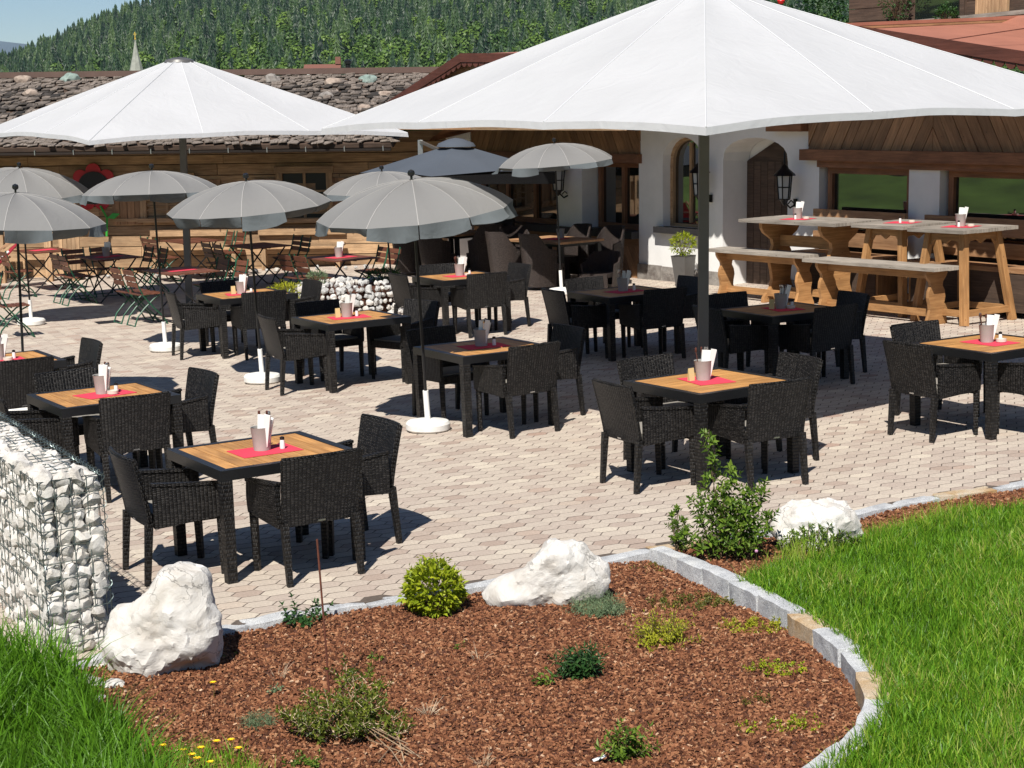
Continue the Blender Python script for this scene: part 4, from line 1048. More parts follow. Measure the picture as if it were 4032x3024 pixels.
def mk_ltab():
    t = thing('lounge_table', 'x', 'table', flat=True); b = MB(); b.box((0, 0, .73), (1.5, .9, .035)); b.build('tabletop', 'panel_wood', t)
    b = MB(); b.box((0, 0, .69), (1.36, .78, .05)); b.build('apron', 'frame', t)
    for sx in (-1, 1):
        for sy in (-1, 1): b = MB(); b.beam((sx*.68, sy*.38, .68), (sx*.68, sy*.38, 0), .07, .07, up=(0, 1, 0)); b.build('leg', 'frame', t)
    return t
LT0 = mk_ltab(); index_kids()
wt = Vector((.57, -.8216, 0)); wn = Vector((-.8216, -.57, 0)); wa = math.atan2(wt.y, wt.x)
for c, ph, sp_ in ((Vector((.80, 29.35, 0)), 'table before the lantern pillar', ((1, -.45), (1, .5), (-1, -.4), (-1, .5), ('e', -1))), (Vector((-.95, 32.1, 0)), 'table under the slate umbrella', ((1, -.45), (1, .45), (-1, .4), ('e', 1), ('e', -1)))):
    place(LT0, c, wa, 'long wooden '+ph, 'long tables with brown lounge chairs'); place(PM0, c+Vector((0, 0, .75)), wa, 'red paper placemat on the long '+ph, 'red placemats on the tables')
    place(BK0, c+Vector((.1, 0, .755)), 0, 'grey cutlery bucket on the long '+ph, 'grey cutlery buckets on the tables')
    for i, (s, k) in enumerate(sp_):
        if s == 'e': q = c+wt*k*1.05; d = wt*k; nm = 'left end' if k < 0 else 'right end'
        else: q = c+wn*s*.68+wt*k; d = wn*s; nm = ('camera side' if s > 0 else 'wall side')+(', left' if k < 0 else ', right')
        place(LC0, q, math.atan2(-d.y, -d.x)-math.pi/2+rc.uniform(-.12, .12), 'brown lounge chair, %s, long %s' % (nm, ph), 'brown woven lounge chairs')
q = G(1300, 622); place(LC0, Vector((q.x, q.y, 0)), R(150), 'brown lounge chair with rounded back standing alone behind the shaded table', 'brown woven lounge chairs', scale=(1, 1, .62))

# -------- high rustic tables and benches
def slab_top(t, L_, W_, z, n, mat='grey_wood', th=.045, name='plank'):
    for i in range(n):
        b = MB(); w = W_/n; dx = random.uniform(-.02, .02)
        b.box((dx, -W_/2+w*(i+.5), z-th/2+random.uniform(-.002, .002)), (L_+random.uniform(-.02, .02), w-.006, th)); b.build(name, mat, t)
def cheek(t, x, W_, z0, z1, waist, mat, th=.05, foot=True):
    hw = W_/2; zz = lambda f: z1-(z1-z0)*f; pr = [(-hw, z1), (-hw*.98, zz(.07)), (-hw*.86, zz(.13)), (-hw*waist*1.05, zz(.22)), (-hw*waist*.95, zz(.29)), (-hw*waist*1.3, zz(.38)), (-hw*waist*1.42, zz(.5)), (-hw*waist*1.2, zz(.62)), (-hw*waist*1.12, zz(.72)), (-hw*waist*1.35, zz(.82)), (-hw*.92, zz(.93)), (-hw*.98, z0)]
    poly = pr+[(-a, b) for a, b in reversed(pr)]
    b = MB(); b.prism([(a, c) for a, c in poly], -th/2, th/2, (x, 0, 0), (0, 1, 0), (0, 0, 1), (1, 0, 0)); b.build('side_panel', mat, t)
BA = R(-58)
def bench(loc, L_, W_, z, label):
    t = thing('wooden_bench', label, 'bench', loc, BA, group='tall rustic wooden benches', flat=True)
    slab_top(t, L_, W_, z, 2)
    for s in (-1, 1): cheek(t, s*(L_/2-.22), W_*.82, 0, z-.045, .55, 'bench_wood')
    b = MB(); b.box((0, 0, z-.11), (L_-.5, .035, .11)); b.build('rail', 'bench_wood', t)
    b = MB(); b.box((0, 0, .14), (L_-.4, .04, .09)); b.build('stretcher', 'bench_wood', t)
    return t
bench((3.70, 25.55, 0), 2.15, .44, .74, 'tall weathered bench standing before the longest high table')
bench((4.86, 23.12, 0), 2.45, .46, .74, 'tall weathered bench nearest the camera, before the two square high tables')
t = thing('high_table', 'longest high table with grey plank top and curved side panels', 'table', (4.28, 25.1, 0), BA, group='high rustic tables', flat=True)
slab_top(t, 2.05, .86, 1.2, 4)
for s in (-1, 1): cheek(t, s*.62, .72, 0, 1.155, .42, 'bench_wood', .06)
b = MB(); b.box((0, 0, .88), (1.25, .05, .16)); b.build('rail', 'bench_wood', t)
b = MB(); b.box((0, 0, .16), (1.35, .06, .1)); b.build('stretcher', 'bench_wood', t)
pp_ = P0_ = Vector((-1.2, 34.6, 0))+Vector((.57, -.8217, 0))*7.62+Vector((-.8217, -.57, 0))*.42
def high_sq(loc, label):
    t = thing('high_table', label, 'table', loc, BA, group='high rustic tables', flat=True)
    slab_top(t, .98, .98, 1.2, 4, 'bench_wood' if False else 'grey_wood')
    for sx in (-1, 1):
        for sy in (-1, 1):
            b = MB(); b.beam((sx*.29, sy*.29, 1.155), (sx*.43, sy*.43, 0), .085, .085, up=(0, 1, 0)); b.build('leg', 'bench_wood', t)
    for s in (-1, 1):
        pr = [(-.28, 0), (-.28, .16), (.28, .16), (.28, 0), (.24, 0), (.2, .06), (.08, .07), (0, .02), (-.08, .07), (-.2, .06), (-.24, 0)]
        b = MB(); b.prism(pr, -.015, .015, (0, s*.30, .985), (1, 0, 0), (0, 0, 1), (0, 1, 0)); b.build('apron', 'bench_wood', t)
        b = MB(); b.prism(pr, -.015, .015, (s*.30, 0, .985), (0, 1, 0), (0, 0, 1), (1, 0, 0)); b.build('apron', 'bench_wood', t)
        b = MB(); b.beam((-.42, s*.41, .15), (.42, s*.41, .15), .05, .08); b.build('foot_rail', 'bench_wood', t)
        b = MB(); b.beam((s*.41, -.39, .15), (s*.41, .39, .15), .05, .08); b.build('foot_rail', 'bench_wood', t)
high_sq((5.30, 23.72, 0), 'square high table between the longest table and the right one')
high_sq((5.82, 22.58, 0), 'square high table nearest the camera, with splayed legs')
for (x, y, ph) in ((4.15, 25.2, 'longest high table'), (5.3, 23.7, 'middle square high table'), (5.8, 22.6, 'right square high table')):
    c = Vector((x, y, 1.2)); place(PM0, c+Vector((0, 0, .002)), BA+.3, 'red paper placemat on the '+ph, 'red placemats on the tables')
    if 'middle' not in ph: place(BK0, c+Vector((0, .02, .006)), 0, 'pale cutlery bucket on the '+ph, 'grey cutlery buckets on the tables'); place(NP0, c+Vector((0, .02, .006)), 0, 'white napkins in the bucket on the '+ph, 'white napkins in the buckets')
    place(SH0, c+Vector((-.05, -.08, .006)), 0, 'small shaker on the '+ph, 'salt shakers on the tables'); place(AS0, c+Vector((.1, -.1, .006)), 0, 'glass dish on the '+ph, 'glass dishes on the tables')
t = thing('wooden_bollard', 'carved rounded wooden board leaning at the right edge beside the high table', 'board', (6.75, 21.9, 0), BA, flat=True)
pr = [(-.38, 0), (-.34, .5), (-.2, .78), (.0, .86), (.3, .6), (.42, .3), (.42, 0)]; b = MB(); b.prism(pr, -.04, .04, (0, 0, 0), (1, 0, 0), (0, 0, 1), (0, 1, 0)); b.build('board', 'bench_wood', t)

# -------- round rubble planter
pc = Vector((-2.32, 26.1, 0)); t = thing('rubble_planter', 'low round planter wall of white rubble stones between the tables', 'planter', pc, flat=True)
rv_ = [sdf_rock('rub%d' % i, [((0, 0, 0), (.056, .046, .04))], 90+i, .34, 'gabion_stone' if i < 2 else 'grey_rubble', 2, .8) for i in range(5)]
rr = random.Random(6)
for lay in range(5):
    for k in range(52):
        a = k/52*2*math.pi+lay*.08+rr.uniform(-.04, .04)
        o = obj('stone', rv_[rr.randrange(5)], t, loc=(math.cos(a)*.78, math.sin(a)*.78,   .04+lay*.095)); o.rotation_euler = (rr.uniform(0, 6), rr.uniform(0, 6), rr.uniform(0, 6)); s_ = rr.uniform(.6, 1.4); o.scale = (s_,)*3
for k in range(60):
    a = rr.uniform(0, 6.28); q_ = .7*math.sqrt(rr.random()); o = obj('stone', rv_[rr.randrange(5)], t, loc=(math.cos(a)*q_, math.sin(a)*q_, .44+rr.uniform(0, .03))); o.rotation_euler = (rr.uniform(0, 6), rr.uniform(0, 6), 0); s_ = rr.uniform(.7, 1.2); o.scale = (s_,)*3
b = MB(); b.lathe([(.72, 0), (.72, .40)], 20); b.build('fill', 'soil', t)
ball_bush('bush', 'yellow green low conifer growing at the left of the rubble planter', (-3.25, 25.9, .18), .30, .16, 'leaf_yellow', 700, .06, .02, 61)
ball_bush('bush', 'dark green creeping bush on the right top of the rubble planter', (-1.85, 26.25, .46), .26, .08, 'leaf_dark', 500, .05, .02, 62)
ball_bush('bush', 'small grey green tuft on the left top of the rubble planter', (-2.8, 25.95, .46), .16, .1, 'leaf_silver', 300, .04, .02, 63)
# white stones strip along the hut
for i in range(34):
    x = -8.2+i*.19; me = rv_[i % 5]
    if rr.random() < .7: o = obj('stone', me, loc=(x, 33.75+rr.uniform(-.12, .12), .04), label='one of the white rubble stones in the strip along the log wall', cat='stone', group='white stones along the log wall', flat=True); o.scale = (rr.uniform(.6, 1.2),)*3; o.rotation_euler = (rr.uniform(0, 6),)*3
# drain cover
q = G(233, 696); b = MB(); b.box((0, 0, .003), (.34, .34, .006)); tag(b.build('drain_cover', 'dark_metal', None, loc=(q.x, q.y, 0), rz=R(24), flat=True), 'square dark metal drain cover in the paving at the left', 'drain cover')
# grey planter pot with a shrub
q = pp_; t = thing('planter_pot', 'tall tapered grey plant pot beside the arched window', 'pot', (q.x, q.y, 0), flat=True)
b = MB(); b.lathe([(.13, 0), (.20, .5), (.21, .5), (.19, .49), (0, .46)], 4); b.build('pot', 'pole', t)
ball_bush('bush', 'yellow green bush growing in the tapered grey pot', (q.x, q.y, .5), .2, .17, 'leaf_lime', 420, .06, .025, 64)

# -------- small round parasols
def small_parasol(base_px, knob_px, dy, rad, ph, seed, nrib=12, base=None, tilt=(0, 0)):
    g_ = G(*base_px) if base is None else Vector((*base, 0)); bp = SLOPE @ Vector((g_.x, g_.y, 0)); kn = W(*knob_px, bp.y+dy)
    t = thing('parasol', 'small round grey parasol, '+ph, 'parasol', bp, group='small grey parasols')
    ax = (kn-bp); H = ax.length; ax.normalize(); rn = random.Random(seed)
    q = Vector((0, 0, 1)).rotation_difference(ax).to_matrix(); rise = .285*rad/.9; zr = H-.06-rise; E_ = __import__('mathutils').Euler((R(tilt[0]), R(tilt[1]), 0)).to_matrix(); hub_ = Vector((0, 0, zr+rise)); tr = lambda p: q @ (hub_+E_ @ (Vector(p)-hub_))
    b = MB(); b.tube([ax*.12, ax*(H-.06)], .014, 8); b.build('pole', 'dark_metal', t)
    b = MB(); b.lathe([(0, -.035), (.028, -.02), (.034, 0), (.028, .022), (0, .034)], 10, ax*(H+.0)); b.tube([ax*(H-.08), ax*H], .012, 6); b.build('finial', 'black', t)
    b = MB(); b.lathe([(.18, 0), (.205, .02), (.207, .07), (.19, .092), (.12, .105), (.035, .115), (.03, .11)], 24); b.build('base_plate', 'concrete_white', t)
    b = MB(); b.tube([(0, 0, .08), ax*.38], .027, 10); b.build('base_sleeve', 'white_plastic', t)
    # canopy: panels between ribs
    nr, ns = 8, 5; V, F = [], []; a_off = rn.uniform(0, .6); lean_ = rn.uniform(-.05, .05)
    def cp(a, s_, inner=0):
        k = a*nrib/(2*math.pi); fr = k-math.floor(k); ch = math.cos(math.pi/nrib)/math.cos(2*math.pi/nrib*(fr-.5))
        bulge = 1-(1-ch)*s_; sag = .022*math.sin(math.pi*fr)*math.sin(math.pi*min(1, s_))
        r_ = rad*math.sin(s_*.98)/math.sin(.98)*bulge; z = zr+rise*(math.cos(s_*.98)-math.cos(.98))/(1-math.cos(.98))-sag
        return tr((math.cos(a+a_off)*r_, math.sin(a+a_off)*r_, z-inner))
    N = nrib*ns; b = MB(); top = tr((0, 0, zr+rise))
    rows = [[cp(2*math.pi*i/N, j/nr) for i in range(N)] for j in range(1, nr+1)]
    vs = [top]+[p for r_ in rows for p in r_]; fs = []
    for i in range(N): fs.append((0, 1+i, 1+(i+1) % N))
    for j in range(nr-1):
        for i in range(N): fs.append((1+j*N+i, 1+(j+1)*N+i, 1+(j+1)*N+(i+1) % N, 1+j*N+(i+1) % N))
    b.add(vs, fs, smooth=True); me = b.mesh('canopy', 'grey_canvas'); me.set_sharp_from_angle(angle=R(14)); obj('canopy', me, t)
    # flaps, one per panel
    for k in range(nrib):
        b = MB(); md = rn.random(); swing = rn.uniform(-.02, .06) if md < .45 else (rn.uniform(-.16, -.1) if md < .8 else rn.uniform(.1, .15)); ln = .095+rn.uniform(-.03, .035); tw = rn.uniform(-.07, .07); ww_ = rn.uniform(.3, 1)
        def fl(u, v, k=k, sw=swing, ln=ln, tw=tw, ww_=ww_):
            a = 2*math.pi*(k+.01+.98*u)/nrib; e = cp(a, 1.); out = q @ (E_ @ Vector((math.cos(a+a_off), math.sin(a+a_off), 0)))
            w_ = (math.sin(u*9*ww_+k)*.03+math.sin(u*23+k*2)*.012*ww_)*v+(.35+.65*math.sin(u*math.pi))*sw*v; L = ln*(1+.25*math.sin(math.pi*u))*(1+tw*8*(u-.5))
            return e+out*w_-ax*(L*v*math.cos(min(1.2, abs(sw)*6)*v))
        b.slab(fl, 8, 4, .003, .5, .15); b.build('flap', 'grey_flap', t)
        a = 2*math.pi*k/nrib; b = MB(); b.tube([cp(a, s_, .012) for s_ in np.linspace(.05, 1, 6)], .004, 4); b.build('rib', 'dark_metal', t)
        b = MB(); b.tube([cp(a, s_, .0005) for s_ in np.linspace(.02, 1, 8)], .005, 4); b.build('seam', 'grey_seam', t)
    return t
M['grey_seam'] = m_plain('grey seam', (.32, .31, .30), .8)
small_parasol((925, 930), (888, 374), -.15, .89, 'nearest one, over the half shaded table', 1, tilt=(1.5, -2.6))
small_parasol((567, 826), (531, 380), -.1, .90, 'second from front, left of the middle', 2, tilt=(1, -1.5))
small_parasol((358, 758), (327, 359), -.05, .88, 'in front of the left big mast', 3, tilt=(-2.5, .5))
small_parasol(None, (33, 404), .0, .89, 'front one cut by the left edge', 4, base=(-5.0, 17.95), tilt=(2, 2.8))
small_parasol((68, 702), (41, 355), -.2, .98, 'rear one beside the red wall flower', 5, tilt=(1, 3.5))
small_parasol((852, 676), (824, 362), -.1, .87, 'half hidden behind the nearest parasol', 6, tilt=(-1, 2))
small_parasol((1213, 636), (1197, 302), .0, .90, 'rightmost, beside the slate umbrella', 7, tilt=(2.5, -2))

# -------- big square umbrellas with twelve ribs
def big_umbrella(label, D, phi, S, z_corner, z_mid, apex_z, base_xy, pole_r, cap, seed, adj={}):
    dA = Vector((-math.sin(phi), math.cos(phi), 0)); dG = Vector((math.cos(phi), math.sin(phi), 0)); D = Vector((D[0], D[1], 0))
    pts = []
    cs = [D, D+dG*S, D+dG*S+dA*S, D+dA*S]
    for i in range(4):
        for k in range(3): pts.append((cs[i].lerp(cs[(i+1) % 4], k/3), k))
    C = (cs[0]+cs[2])/2
    g_ = SLOPE @ Vector((C.x, C.y, 0)); base = Vector((C.x, C.y, g_.z))
    t = thing('large_umbrella', label, 'umbrella', base, group='large white umbrellas')
    loc = lambda p: p-base
    rim = [Vector((p.x, p.y, z_corner[i//3] if k == 0 else z_mid[i//3])) for i, (p, k) in enumerate(pts)]
    apex = Vector((C.x, C.y, apex_z))
    for i_, k_ in adj.items(): q_ = Vector((C.x, C.y, rim[i_].z)); rim[i_] = q_.lerp(rim[i_], k_)
    n = 12; ns, nr = 8, 14; rows = []
    def P(i, u, s_):
        a, b_ = rim[i], rim[(i+1) % n]; e = a.lerp(b_, u); arch = .022*math.sin(math.pi*u)
        e = e+(C-Vector((e.x, e.y, C.z))).normalized()*Vector((1, 1, 0)).length*0+Vector((0, 0, arch))
        cap_r = .16; d = Vector((e.x-C.x, e.y-C.y, 0)); r0 = d.normalized()*cap_r
        st = Vector((C.x, C.y, apex_z))+r0; p = st.lerp(e, s_)
        p.z = apex_z+(e.z-apex_z)*(s_**1.0)
        fold = -.075*math.sin(math.pi*u)*(s_**.9)*(1-s_**3)
        hump = .06*math.sin(math.pi*min(1, s_**1.2))
        wr = .008*noise.noise(Vector((p.x*1.3, p.y*1.3, seed)))*math.sin(math.pi*u)+.005*math.sin(math.pi*u)*noise.noise(Vector((p.x*5, p.y*2, seed)))
        p.z += fold+hump*.2+wr
        return loc(p)
    for i in range(n):
        b = MB(); vs = []; fs = []
        for j in range(nr+1):
            for k in range(ns+1): vs.append(P(i, k/ns, j/nr))
        # hem
        for k in range(ns+1):
            e = P(i, k/ns, 1.); o_ = Vector((e.x, e.y, 0)).normalized()*.012; vs.append(e+o_-Vector((0, 0, .06)))
        for j in range(nr+1):
            for k in range(ns):
                q0 = j*(ns+1)+k; fs.append((q0, q0+ns+1, q0+ns+2, q0+1))
        b.add(vs, fs, smooth=True); me = b.mesh('canopy_panel', 'white_canvas'); me.set_sharp_from_angle(angle=R(40)); obj('canopy_panel', me, t)
        b = MB(); b.tube([P(i, 0, s_)+Vector((0, 0, .003)) for s_ in np.linspace(0, 1, 12)], .006, 5); b.build('seam', 'seam', t)
        b = MB(); b.tube([P(i, 0, s_)-Vector((0, 0, .03)) for s_ in np.linspace(0, .98, 6)], .014, 5); b.build('rib', 'steel', t)
    top = loc(apex)
    b = MB(); b.lathe([(.24, -.03), (.22, .01), (.1, .045), (0, .055)], 20, top); b.build('top_cap', cap, t)
    b = MB(); b.beam((0, 0, 0), (0, 0, top.z), pole_r*2, pole_r*2, up=(0, 1, 0)); b.build('mast', 'pole', t)
    b = MB(); b.box((0, 0, .01), (.5, .5, .02)); b.build('base_plate', 'pole', t)
    b = MB(); b.lathe([(.1, 0), (.1, .12)], 10, (0, 0, top.z-.9)); b.build('hub', 'steel', t)
    return t
YD = 13.15; xD = (1525-1106)*1.8228/F_PX*YD
big_umbrella('largest white square umbrella on the tall grey mast at the right', (W(1525, 293, YD).x, YD), R(39), 5.65, (2.76, 2.84, 2.90, 2.74), (2.85, 2.88, 2.88, 2.80), 4.00, None, .048, 'seam', 1, {9: .93, 10: .96, 8: .96, 11: .985})
YD2 = 24.4
big_umbrella('smaller looking white square umbrella further back at the left', (W(193, 303, YD2).x, YD2), R(35), 5.1, (2.55, 2.56, 2.6, 2.56), (2.62, 2.62, 2.64, 2.64), 3.71, None, .05, 'pole', 2)

# -------- slate cantilever umbrella
bp = SLOPE @ Vector((-1.55, 32.4, 0)); t = thing('cantilever_umbrella', 'square slate grey cantilever umbrella in the corner of the two buildings', 'umbrella', bp)
ap = W(985, 309, 30.6)-bp; cz = ap.copy()
b = MB(); hs = 1.22; an = R(33); rim = []
for k in range(4):
    a = an+k*math.pi/2; rim.append(Vector((ap.x+math.cos(a+R(45))*hs*1.414, ap.y+math.sin(a+R(45))*hs*1.414, ap.z-.50)))
ringi = [ap+(r_-ap).normalized()*.28 for r_ in rim]; vs = []; fs = []
for i in range(4):
    m_ = (rim[i]+rim[(i+1) % 4])/2+Vector((0, 0, .05)); mi = (ringi[i]+ringi[(i+1) % 4])/2
    vs = [ringi[i], rim[i], m_, rim[(i+1) % 4], ringi[(i+1) % 4], mi]; b = MB(); b.add(vs, [(0, 1, 2, 5), (5, 2, 3, 4)]); b.build('canopy_panel', 'slate_canvas', t)
    b = MB(); b.add([rim[i], rim[(i+1) % 4], rim[(i+1) % 4]-Vector((0, 0, .2)), rim[i]-Vector((0, 0, .13))], [(0, 1, 2, 3)]); b.build('underside_shade_strip', 'black', t)  # black strip below the rim, painting the shade under the canopy
    b = MB(); b.tube([ringi[i]-Vector((0, 0, .03)), rim[i]-Vector((0, 0, .03))], .015, 5); b.build('rib', 'dark_metal', t)
b = MB(); b.lathe([(.34, -.06), (.3, 0), (.12, .07), (0, .09)], 12, ap); b.build('vent_cap', 'slate_canvas', t)
pt = W(915, 302, 32.4)-bp
b = MB(); b.beam((0, 0, 0), (0, 0, pt.z), .09, .06, up=(0, 1, 0)); b.build('mast', 'steel', t)
b = MB(); b.beam((0, 0, pt.z-.03), ap+Vector((0, 0, -.25)), .05, .05); b.build('arm', 'steel', t)

# ============================================================ LOW LOG HUT (left)
hut = thing('log_hut', 'long low log hut with stone weighted shake roof at the back left', 'hut')
HY = 34.6
b = MB(); b.box((-8.6, HY+2.2, 1.0), (14.8, 4.2, 2.7)); b.build('wall_core', 'old_wood', hut)
rh = random.Random(31); z = -.45
WINS = [(-7.05, -6.25, .9, 1.62), (-4.40, -3.55, .86, 1.72)]
while z < 2.36:
    h = rh.uniform(.17, .22); x = -15.8
    while x < -1.25:
        L = min(rh.uniform(2.6, 5.2), -1.2-x)
        b = MB(); b.box((x+L/2, HY+.04+rh.uniform(-.006, .006), z+h/2), (L-.006, .1, h-.014)); b.build('log_plank', 'hut_wood', hut); x += L
    z += h
def hut_window(x0, x1, z0, z1):
    cx, cz, w, h = (x0+x1)/2, (z0+z1)/2, x1-x0, z1-z0
    f = MB()
    for s in (-1, 1):
        f.box((cx+s*(w/2+.06), HY-.05, cz), (.12, .08, h+.02))
    f.box((cx, HY-.05, z1+.07), (w+.3, .09, .13)); f.box((cx, HY-.07, z0-.05), (w+.34, .13, .08)); f.box((cx, HY-.04, cz), (.05, .05, h)); f.box((cx, HY-.035, cz+h*.1), (w, .04, .035))
    fo_ = f.build('window', 'hut_wood', hut)
    b = MB(); b.box((cx, HY-.005, cz), (w, .012, h)); b.build('pane', 'dark_pane', fo_)
    g_ = MB()
    for k in range(3): g_.box((cx, HY-.10, z0+h*(.2+.14*k)), (w, .015, .02))
    g_.build('rail', 'hut_wood', fo_)
for w_ in WINS: hut_window(*w_)
for (x0, x1) in ((-7.72, -7.14), (-6.15, -5.6), (-4.95, -4.48), (-3.45, -2.95)):
    b = MB(); n = 4
    fr_ = b.box(((x0+x1)/2, HY-.05, .86), (x1-x0, .03, .06)).box(((x0+x1)/2, HY-.05, 1.5), (x1-x0, .03, .06)).build('shutter', 'hut_wood', hut)
    for k in range(n):
        b = MB(); w = (x1-x0)/n; b.box((x0+w*(k+.5), HY-.035, 1.2), (w-.008, .025, .85)); b.build('shutter_board', 'panel_wood', fr_)
# eave, gutter
b = MB(); b.box((-8.9, 33.40, 2.24), (13.4, .04, .14)); b.build('fascia', 'old_wood', hut)
b = MB(); 
gp_ = [(-.055, .0), (-.045, -.04), (0, -.06), (.045, -.04), (.055, 0), (.048, 0), (.038, -.035), (0, -.05), (-.038, -.035), (-.048, 0)]
b.prism([(a, c) for a, c in gp_], 0, 13.4, (-15.6, 33.31, 2.21), (0, 1, 0), (0, 0, 1), (1, 0, 0)); b.build('gutter', 'gutter', hut)
for k in range(19):
    x = -15.3+k*.72; b = MB(); b.tube([(x, 33.245, 2.16), (x, 33.24, 2.24), (x, 33.42, 2.28)], .012, 4); b.build('gutter_bracket', 'steel', hut)
# roof deck and shakes
e0, e1 = Vector((0, 33.28, 2.30)), Vector((0, 38.0, 3.66)); sd = (e1-e0); SL = sd.length; sdn = sd/SL; up_ = Vector((1, 0, 0)).cross(sdn)
b = MB(); b.prism([(-15.7, 0), (-2.15, 0), (-1.45, SL), (-15.7, SL)], -.08, 0, e0, (1, 0, 0), sdn, up_); b.build('roof_deck', 'old_wood', hut)
b = MB(); b.prism([(-15.7, 0), (-1.45, 0), (-1.45, SL), (-15.7, SL)], -.08, 0, (0, 42.7, 2.30), (1, 0, 0), Vector((0, -sdn.y, sdn.z)), Vector((0, sdn.z, sdn.y))); b.build('roof_deck', 'old_wood', hut)
b = MB(); b.box((-8.6, 38.0, 3.735), (14.3, .36, .12)); b.build('ridge_cap', 'ridge_metal', hut)
shk = []; nrow = 27; ex = SL/nrow; rs = random.Random(44)
for r_ in range(nrow):
    x = -13.2+rs.uniform(0, .1); xe = -2.15+.7*r_/nrow
    while x < xe:
        w = rs.uniform(.09, .23); shk.append((x+w/2, r_*ex+rs.uniform(-.09, .07), w-.012, ex*rs.uniform(1.0, 1.9), rs.uniform(.010, .034), rs.uniform(.02, .13), rs.gauss(0, .22), rs.gauss(0, .06))); x += w
def upx(P):
    d = P-PIV; a, b_, f = cam_axes(R_UP); k = d.dot(f); return (2016+d.dot(a)/k*F_PX)/1.8228, (1512-d.dot(b_)/k*F_PX)/1.8228
def shake_vis(s_):
    px, py = upx(e0+sdn*s_[1]+Vector((s_[0], 0, 0)))
    if px < -40: return 5
    top = 125+abs(px-381)*.365; ok = py < top+4 and py < 240-(px-850)*.36
    if ok: return 0
    return 1 if py > 286 else 9
order = sorted(range(len(shk)), key=lambda i: (shake_vis(shk[i]), shk[i][1]))
unit = MB(); unit.box((0, 0, 0), (1, 1, 1)); sm_ = bpy.data.meshes.new('shake')
vs = [(-.5, 0, 0), (.5, .02, 0), (.5, 1, 0), (-.5, 1, 0), (-.5, .03, 1), (.5, 0, 1), (.48, 1, .5), (-.48, 1, .5)]
fs = [(0, 3, 2, 1), (4, 5, 6, 7), (0, 1, 5, 4), (1, 2, 6, 5), (2, 3, 7, 6), (3, 0, 4, 7)]
ub = MB(); ub.add(vs, fs, [[(0, 0), (0, .17), (.3, .17), (.3, 0)]]*6); shake_me = ub.mesh('shake', 'shake')
big = MB()
base_r = Matrix((Vector((1, 0, 0)), sdn, up_)).transposed()
for k, i in enumerate(order):
    x, s_, w, L, th, tl, yaw, roll = shk[i]
    mt = Matrix.Translation(e0+Vector((x, 0, 0))+sdn*s_+up_*(th*.3+.012)) @ (base_r @ Matrix.Rotation(yaw, 3, 'Z') @ Matrix.Rotation(-tl, 3, 'X') @ Matrix.Rotation(roll, 3, 'Y')).to_4x4() @ Matrix.Diagonal((w, L, th, 1)).to_4x4()
    mt = mt @ Matrix.Translation((0, 0, .8)) 
    if k < 300:
        o = obj('shake', shake_me, hut); o.matrix_local = mt
    else:
        uo = rs.random()*9; big.add([mt @ Vector(v) for v in vs], fs, [[(uo, uo), (uo, uo+w), (uo+L, uo+w), (uo+L, uo)]]*6)
big.build('shake', 'shake', hut, kind='stuff')
for i, (px, py, s_, mt, lab) in enumerate(((50, 178, .24, 'roof_stone', 'pale brown boulder at the far left end of the shake roof'), (150, 176, .27, 'green_stone', 'greenish boulder under the ridge on the left of the shake roof'), (65, 207, .2, 'roof_stone', 'brown boulder lower down on the left shakes'),
        (432, 171, .16, 'roof_stone', 'small boulder just left of the left white umbrella top on the roof'), (590, 178, .27, 'plinth', 'dark jagged boulder on the roof right of the left white umbrella'), (720, 183, .22, 'roof_stone', 'pinkish boulder on the roof beside the dark one'), (795, 178, .24, 'green_stone', 'pale green boulder under the ridge at the right end of the shake roof'),
        (706, 211, .18, 'plinth', 'grey shadowy boulder in the middle of the right shakes'), (832, 207, .16, 'roof_stone', 'yellowish flat stone on the right part of the roof'), (788, 237, .17, 'roof_stone', 'lowest pale stone on the roof between the two white umbrellas'))):
    d = ray(px, py, R_UP); k = (e0-PIV).dot(up_)/d.dot(up_); p = PIV+d*k
    me = sdf_rock('rs%d' % i, [((0, 0, 0), (s_*.95, s_*.55, s_*.48))], 120+i, .15, mt, 3); obj('roof_stone', me, loc=p+up_*(s_*.2), label=lab, cat='stone', rz=i*1.1*0)
# red flower ornament
t = thing('flower_ornament', 'big red and black flower cut-out on the hut wall at the left', 'ornament', (-8.05, HY-.06, 1.50)); t.scale = (1.18,)*3
for k in range(7):
    a = k/7*2*math.pi+math.pi/2; b = MB(); pr = [(math.cos(q)*.125, math.sin(q)*.125) for q in np.linspace(0, 2*math.pi, 15)[:-1]]
    b.prism(pr, 0, .02, (math.cos(a)*.27, 0, math.sin(a)*.27), (1, 0, 0), (0, 0, 1), (0, -1, 0)); b.build('petal', 'flower_red', t)
b = MB(); pr = [(math.cos(q)*.26, math.sin(q)*.26) for q in np.linspace(0, 2*math.pi, 25)[:-1]]; b.prism(pr, .021, .04, (0, 0, 0), (1, 0, 0), (0, 0, 1), (0, -1, 0)); b.build('centre', 'flower_black', t)
b = MB(); b.tube([(.1, -.05, -.3), (.2, -.05, -.5), (.18, -.05, -.8)], .02, 6); b.build('stem', 'flower_green', t)
b = MB(); b.prism([(0, 0), (.1, .08), (.22, .07), (.12, -.02)], 0, .02, (.2, -.05, -.5), (1, 0, 0), (0, 0, 1), (0, -1, 0)); b.build('leaf', 'flower_green', t)
